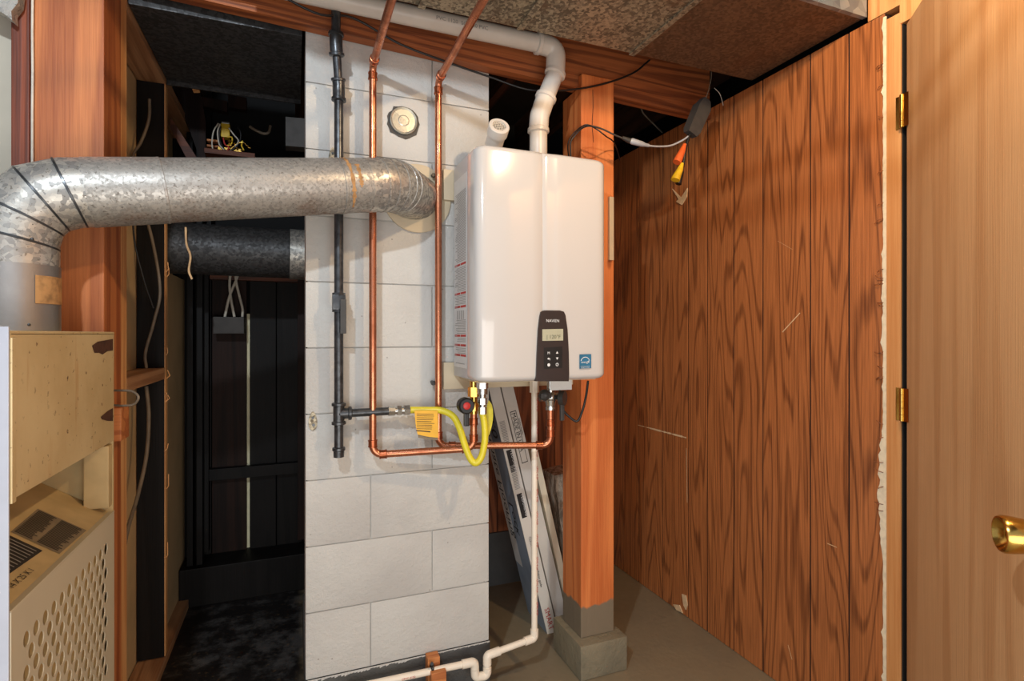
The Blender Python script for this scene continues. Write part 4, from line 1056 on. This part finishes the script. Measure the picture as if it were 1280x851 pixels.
bm = B(); txt(bm, 'SMART', .030, P(-.034, y_, .115), -aa, nx, .0006); obj('red_lettering', bm, 'redink', c1, normals=False)
bm = B(); txt(bm, 'installation guide', .014, P(-.028, y_, .30), -aa, nx, .0006); txt(bm, 'CLICK', .014, P(-.028, y_, .42), -aa, nx, .0006); obj('side_lettering', bm, 'ink', c1, normals=False)
c2, P, aa, nx = carton('flooring_carton', 1.045, 1.985, 2.17, .048, 1.40, .25, 'long white flooring carton with an outlined black label, behind the drain pipe', 'carton', None, 'carton_w')
y_ = 1.9842
bm = B()
def line(h0, h1, s0, s1): quad(bm, P(s0, y_, h0), P(s1, y_, h0), P(s1, y_, h1), P(s0, y_, h1))
line(.72, .723, -.038, -.012); line(.93, .933, -.038, -.012); line(.72, .933, -.038, -.036); line(.72, .933, -.014, -.012)
txt(bm, 'MADE IN USA', .026, P(-.034, y_, .926), -aa, nx, .0004)
txt(bm, 'random lengths', .011, P(-.010, y_, .90), -aa, nx, .0004)
obj('outlined_label', bm, 'ink', c2, normals=False)
c3, P, aa, nx = carton('trim_board', 1.085, 2.0, 2.15, .026, .76, .24, 'cream moulding board leaning between cartons and post', 'board', None, 'cream_trim')
# wrapped bundle
bd = thing('wrapped_bundle', (1.06, 2.1, ZF), 'clear plastic wrapped bundle with black script leaning behind the post', 'bundle')
ang = math.atan(.16); a = Vector((-math.sin(ang), 0, math.cos(ang))); nxx = Vector((math.cos(ang), 0, math.sin(ang)))
bm = B(); bs = Vector((1.100, 2.02, ZF))
Hb = .62
rings = []
for k in range(12):
    h = Hb*k/11; f_ = 1-.25*max(0, (k-9)/2)
    rings.append([bs+nxx*(sx*.10*f_+random.uniform(-.003, .003)+.0)+a*h+Vector((0, sy*.11+random.uniform(-.003, .003)+.02, 0)) for sx, sy in ((0,0),(.3,-.08),(.7,-.08),(1.2,0),(1.2,1),(.6,1.05),(0,1))])
R_ = [[bm.verts.new(p) for p in r] for r in rings]
for q, s_ in zip(R_, R_[1:]):
    for k in range(7): bm.faces.new((q[k], q[(k+1)%7], s_[(k+1)%7], s_[k]))
bm.faces.new(R_[0][::-1]); bm.faces.new(R_[-1])
obj('wrap_body', bm, 'wrap', bd, 60)
bm = B(); txt(bm, 'Good', .05, bs+nxx*.012+a*.52+Vector((0, -.002, 0)), nxx, a, .006); obj('script_lettering', bm, 'ink', bd, normals=False)

# ================= HANGING CORDS =================
hg = thing('cord_adapter', W(868, 150, Y=1.60), 'dark grey adapter block hanging from the beam with cord ends', 'adapter')
ZY = 1.58
def H(px, py, Y=ZY): return W(px, py, Y=Y)
bm = B(); t_, b_ = H(882, 124), H(863, 168); ax = (t_-b_); side = Vector((ax.z, 0, -ax.x)).normalized(); dpt = Vector((.15, -1, 0)).normalized()
def blk(c, w_, d_): return [c-side*w_-dpt*d_, c+side*w_-dpt*d_, c+side*w_+dpt*d_, c-side*w_+dpt*d_]
loft(bm, [blk(b_, .020, .012), blk(b_.lerp(t_, .1), .024, .017), blk(b_.lerp(t_, .75), .026, .018), blk(b_.lerp(t_, .97), .014, .012), blk(t_, .005, .005)])
obj('adapter_body', bm, 'slate', hg, 30)
obj('adapter_cord', tube(B(), smooth_path([H(862, 168), H(857, 185), H(854, 205), H(851, 222), H(850, 229)]), .0055, 10), 'black', hg, 60)
obj('cord_plug', cyl(B(), H(852, 214), H(848, 230), .009, .011, 14), 'black', hg, 40)
obj('hang_wire', tube(B(), [t_, H(886, 112), H(889, 98), W(890, 60, Y=1.6)], .0018, 6), 'cable_g', hg, 60)
o = thing('cord_end', H(848, 196, ZY-.02), 'orange plastic cord end under the hanging adapter', 'cord end')
obj('plug_cap', tube(B(), [H(856, 180, ZY-.018), H(853, 188, ZY-.018), H(848, 199, ZY-.018), H(846, 203, ZY-.018)], .01, 14, True, [.006, .011, .0145, .0150]), 'orange', o, 40)
o2 = thing('cord_end', H(846, 220, ZY-.02), 'yellow plastic cord end lowest under the hanging adapter', 'cord end')
obj('plug_cap', tube(B(), [H(853, 204, ZY-.03), H(850, 212, ZY-.03), H(845, 222, ZY-.03), H(844, 225, ZY-.03)], .01, 14, True, [.005, .011, .0150, .0155]), 'yellowp', o2, 40)
o = thing('power_cord', H(800, 180), 'grey power cord with white plug joint between post and adapter', 'cord')
obj('plug_joint', tube(B(), [H(787, 176), H(790, 176.5), H(802, 180), H(806, 181), H(811, 182)], .01, 14, True, [.006, .0105, .0095, .0065, .0055]), 'greyp', o, 40)
obj('plug_joint', tube(B(), [H(778, 172), H(787, 176)], .007, 10, True, [.0055, .0095]), 'slate', o, 40)
obj('grey_run', tube(B(), smooth_path([H(810, 182), H(822, 183), H(838, 182), H(852, 176), H(861, 170)]), .0033, 8), 'greyp', o, 60)
obj('white_lead', tube(B(), smooth_path([H(779, 173), H(768, 168.5), H(752, 161), H(738, 157.5), H(728, 160, 1.60), H(718, 170, 1.63), H(713, 180, 1.64), W(714, 205, Y=1.67)]), .0030, 8), 'slate', o, 60)
obj('black_lead', tube(B(), smooth_path([W(712, 205, Y=1.68), H(710, 180, 1.63), H(718, 166, 1.62), H(732, 156), H(745, 161), H(757, 170), W(768, 179, Y=1.66), W(775, 200, Y=1.72)]), .0022, 8), 'black', o, 60)
o = obj('ceiling_cable', tube(B(), smooth_path([Vector((-.30, 1.63, 1.06)), W(380, 10, Y=1.66), W(440, 22, Y=1.69), W(500, 55, Y=1.71), W(560, 78, Y=1.715), W(612, 96, Y=1.715), W(660, 112, Y=1.70), W(705, 113, Y=1.69), W(750, 106, Y=1.688), W(790, 92, Y=1.69), W(812, 75, Y=1.69)]), .0035, 8), 'black', smooth=60)
tag(o, 'long black cable draped along the beam above the chimney', 'cable')
o = obj('heater_cord', tube(B(), smooth_path([W(735, 476, Y=1.60), W(733, 492, Y=1.61), W(729, 510, Y=1.62), W(722, 526, Y=1.63), W(712, 521, Y=1.64), W(703, 511, Y=1.65), W(700, 500, Y=1.66), W(700, 484, Y=1.66)]), .004, 8), 'black', smooth=60)
tag(o, 'black power cord looping below the heater right side', 'cord')
o = obj('thin_wire', tube(B(), smooth_path([Vector((1.28, 2.2, 1.089)), W(793, 128, Y=2.2), W(805, 143, Y=2.2), W(818, 156, Y=2.2), W(828, 166, Y=2.2)]), .004, 6), 'cable_g', smooth=60)
tag(o, 'thin grey wire hanging in the dark gap under the beam', 'wire')
for pts, lab in ((((905,135),(900,118),(893,110)), 'torn pale cobweb strand between beam and panelling'),):
    o = obj('cobweb', tube(B(), smooth_path([W(x, y, Y=1.66) for x, y in pts]), .0015, 5), 'cable_w'); tag(o, lab, 'cobweb')
for (px, py, lab) in ((391, 526, 'small galvanised conduit strap low on the chimney left edge'), (416, 196, 'small galvanised strap beside the gas pipe above the flue')):
    c = W(px, py, Y=CHY-.001); o = thing('pipe_strap', c, lab, 'strap')
    ol = []
    for k in range(20):
        a_ = 2*math.pi*k/20; ol.append(c+Vector((math.cos(a_)*.0125*(1-.25*math.sin(a_)), -.002, math.sin(a_)*.029)))
    obj('strap_plate', prism(B(), ol, (0, .0015, 0)), 'duct', o)
    bm = B(); cyl(bm, c+Vector((0, -.001, .010)), c+Vector((0, -.006, .010)), .004, seg=10); cyl(bm, c+Vector((.002, -.001, -.012)), c+Vector((.002, -.006, -.012)), .0045, seg=10)
    obj('screw_head', bm, 'iron', o, 40)

# ================= DOOR =================
hx_, hy_ = 1.552, .982
dv_ = Vector((-.663, -.7486, 0)); nn = Vector((-.7486, .663, 0))      # along the leaf, toward the room
DT = .842
h0_ = Vector((XR-.004, .974, 0)); 
dr_ = B(); q = [h0_, h0_+dv_*.78, h0_+dv_*.78-nn*.035, h0_-nn*.035]
hexa(dr_, [Vector((p.x, p.y, ZF+.012)) for p in q]+[Vector((p.x, p.y, DT)) for p in q])
door = struct('door_1', dr_, 'door')
for pz0, pz1 in ((W(1130, 160, X=XR).z, W(1130, 119, X=XR).z), (W(1130, 526, X=XR).z, W(1130, 485, X=XR).z)):
    hb_ = B(); c = Vector((XR-.010, .984, 0))
    for k in range(5):
        za = pz0+(pz1-pz0)*k/5; zb2 = pz0+(pz1-pz0)*(k+1)/5
        cyl(hb_, (c.x, c.y, za+.0006), (c.x, c.y, zb2-.0006), .0055, seg=12)
    q = [c+Vector((0,0,0)), h0_+dv_*.010+nn*.0012, h0_+dv_*.010+nn*.0002, c+Vector((0,-.002,0))]
    box(hb_, XR-.0032, XR-.0012, .9932, 1.0040, pz0, pz1, .0004)
    box(hb_, c.x+.001, c.x+.0125, c.y+.0, c.y+.003, pz0, pz1)
    quad(hb_, *[Vector((p.x, p.y, z)) for p, z in ((c, pz0), (h0_+dv_*.016+nn*.0012, pz0), (h0_+dv_*.016+nn*.0012, pz1), (c, pz1))])
    obj('hinge', hb_, 'brass', door, 40)
kc = h0_+dv_*.690; kz_ = W(1258, 667, X=.93).z
kz_ = -.312
K = Vector((kc.x, kc.y, kz_))
kb = B()
prof = [(0.0, .033), (.004, .033), (.008, .028), (.012, .020), (.022, .0205), (.034, .0225), (.048, .0262), (.064, .0285), (.074, .0290), (.078, .0268), (.0785, .0240), (.074, .0205), (.066, .013), (.064, .004)]
lathe(kb, K, nn, prof, 36)
kn = obj('door_knob', kb, 'brass', door, 40)
kb = lathe(B(), K, nn, [(.0645, .009), (.0685, .0085), (.0695, .005)], 20); obj('lock_button', kb, 'brass', kn, 60)
# jamb
j = struct('trim_1', box(B(), XR-.001, XR+.10, .9925, 1.0305, ZF, .885, .001), 'jamb')
obj('gap_shade', box(B(), XR+.004, XR+.09, .9885, .9922, ZF, .852, .0005), 'matt_black', j)  # black strip standing in for the darkness of the door gap
struct('trim_2', box(B(), XR-.002, XR+.09, -.3, .9945, .853, .945, .001), 'jamb')
struct('trim_3', box(B(), XR+.0, XR+.09, .9955, 1.085, .907, 1.085, .001), 'jamb')
struct('wall_right_near', box(B(), XR, XR+.09, -1.1, .17, ZF, 1.29), 'jamb')
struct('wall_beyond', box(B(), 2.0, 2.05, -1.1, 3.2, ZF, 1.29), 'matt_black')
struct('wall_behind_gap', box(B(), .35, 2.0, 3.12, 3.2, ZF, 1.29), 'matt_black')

# everything above was measured from the lens: stand the place on z = 0
for o in list(SC.objects):
    if o.parent is None and o.type in ('MESH', 'EMPTY'): o.location.z += CH
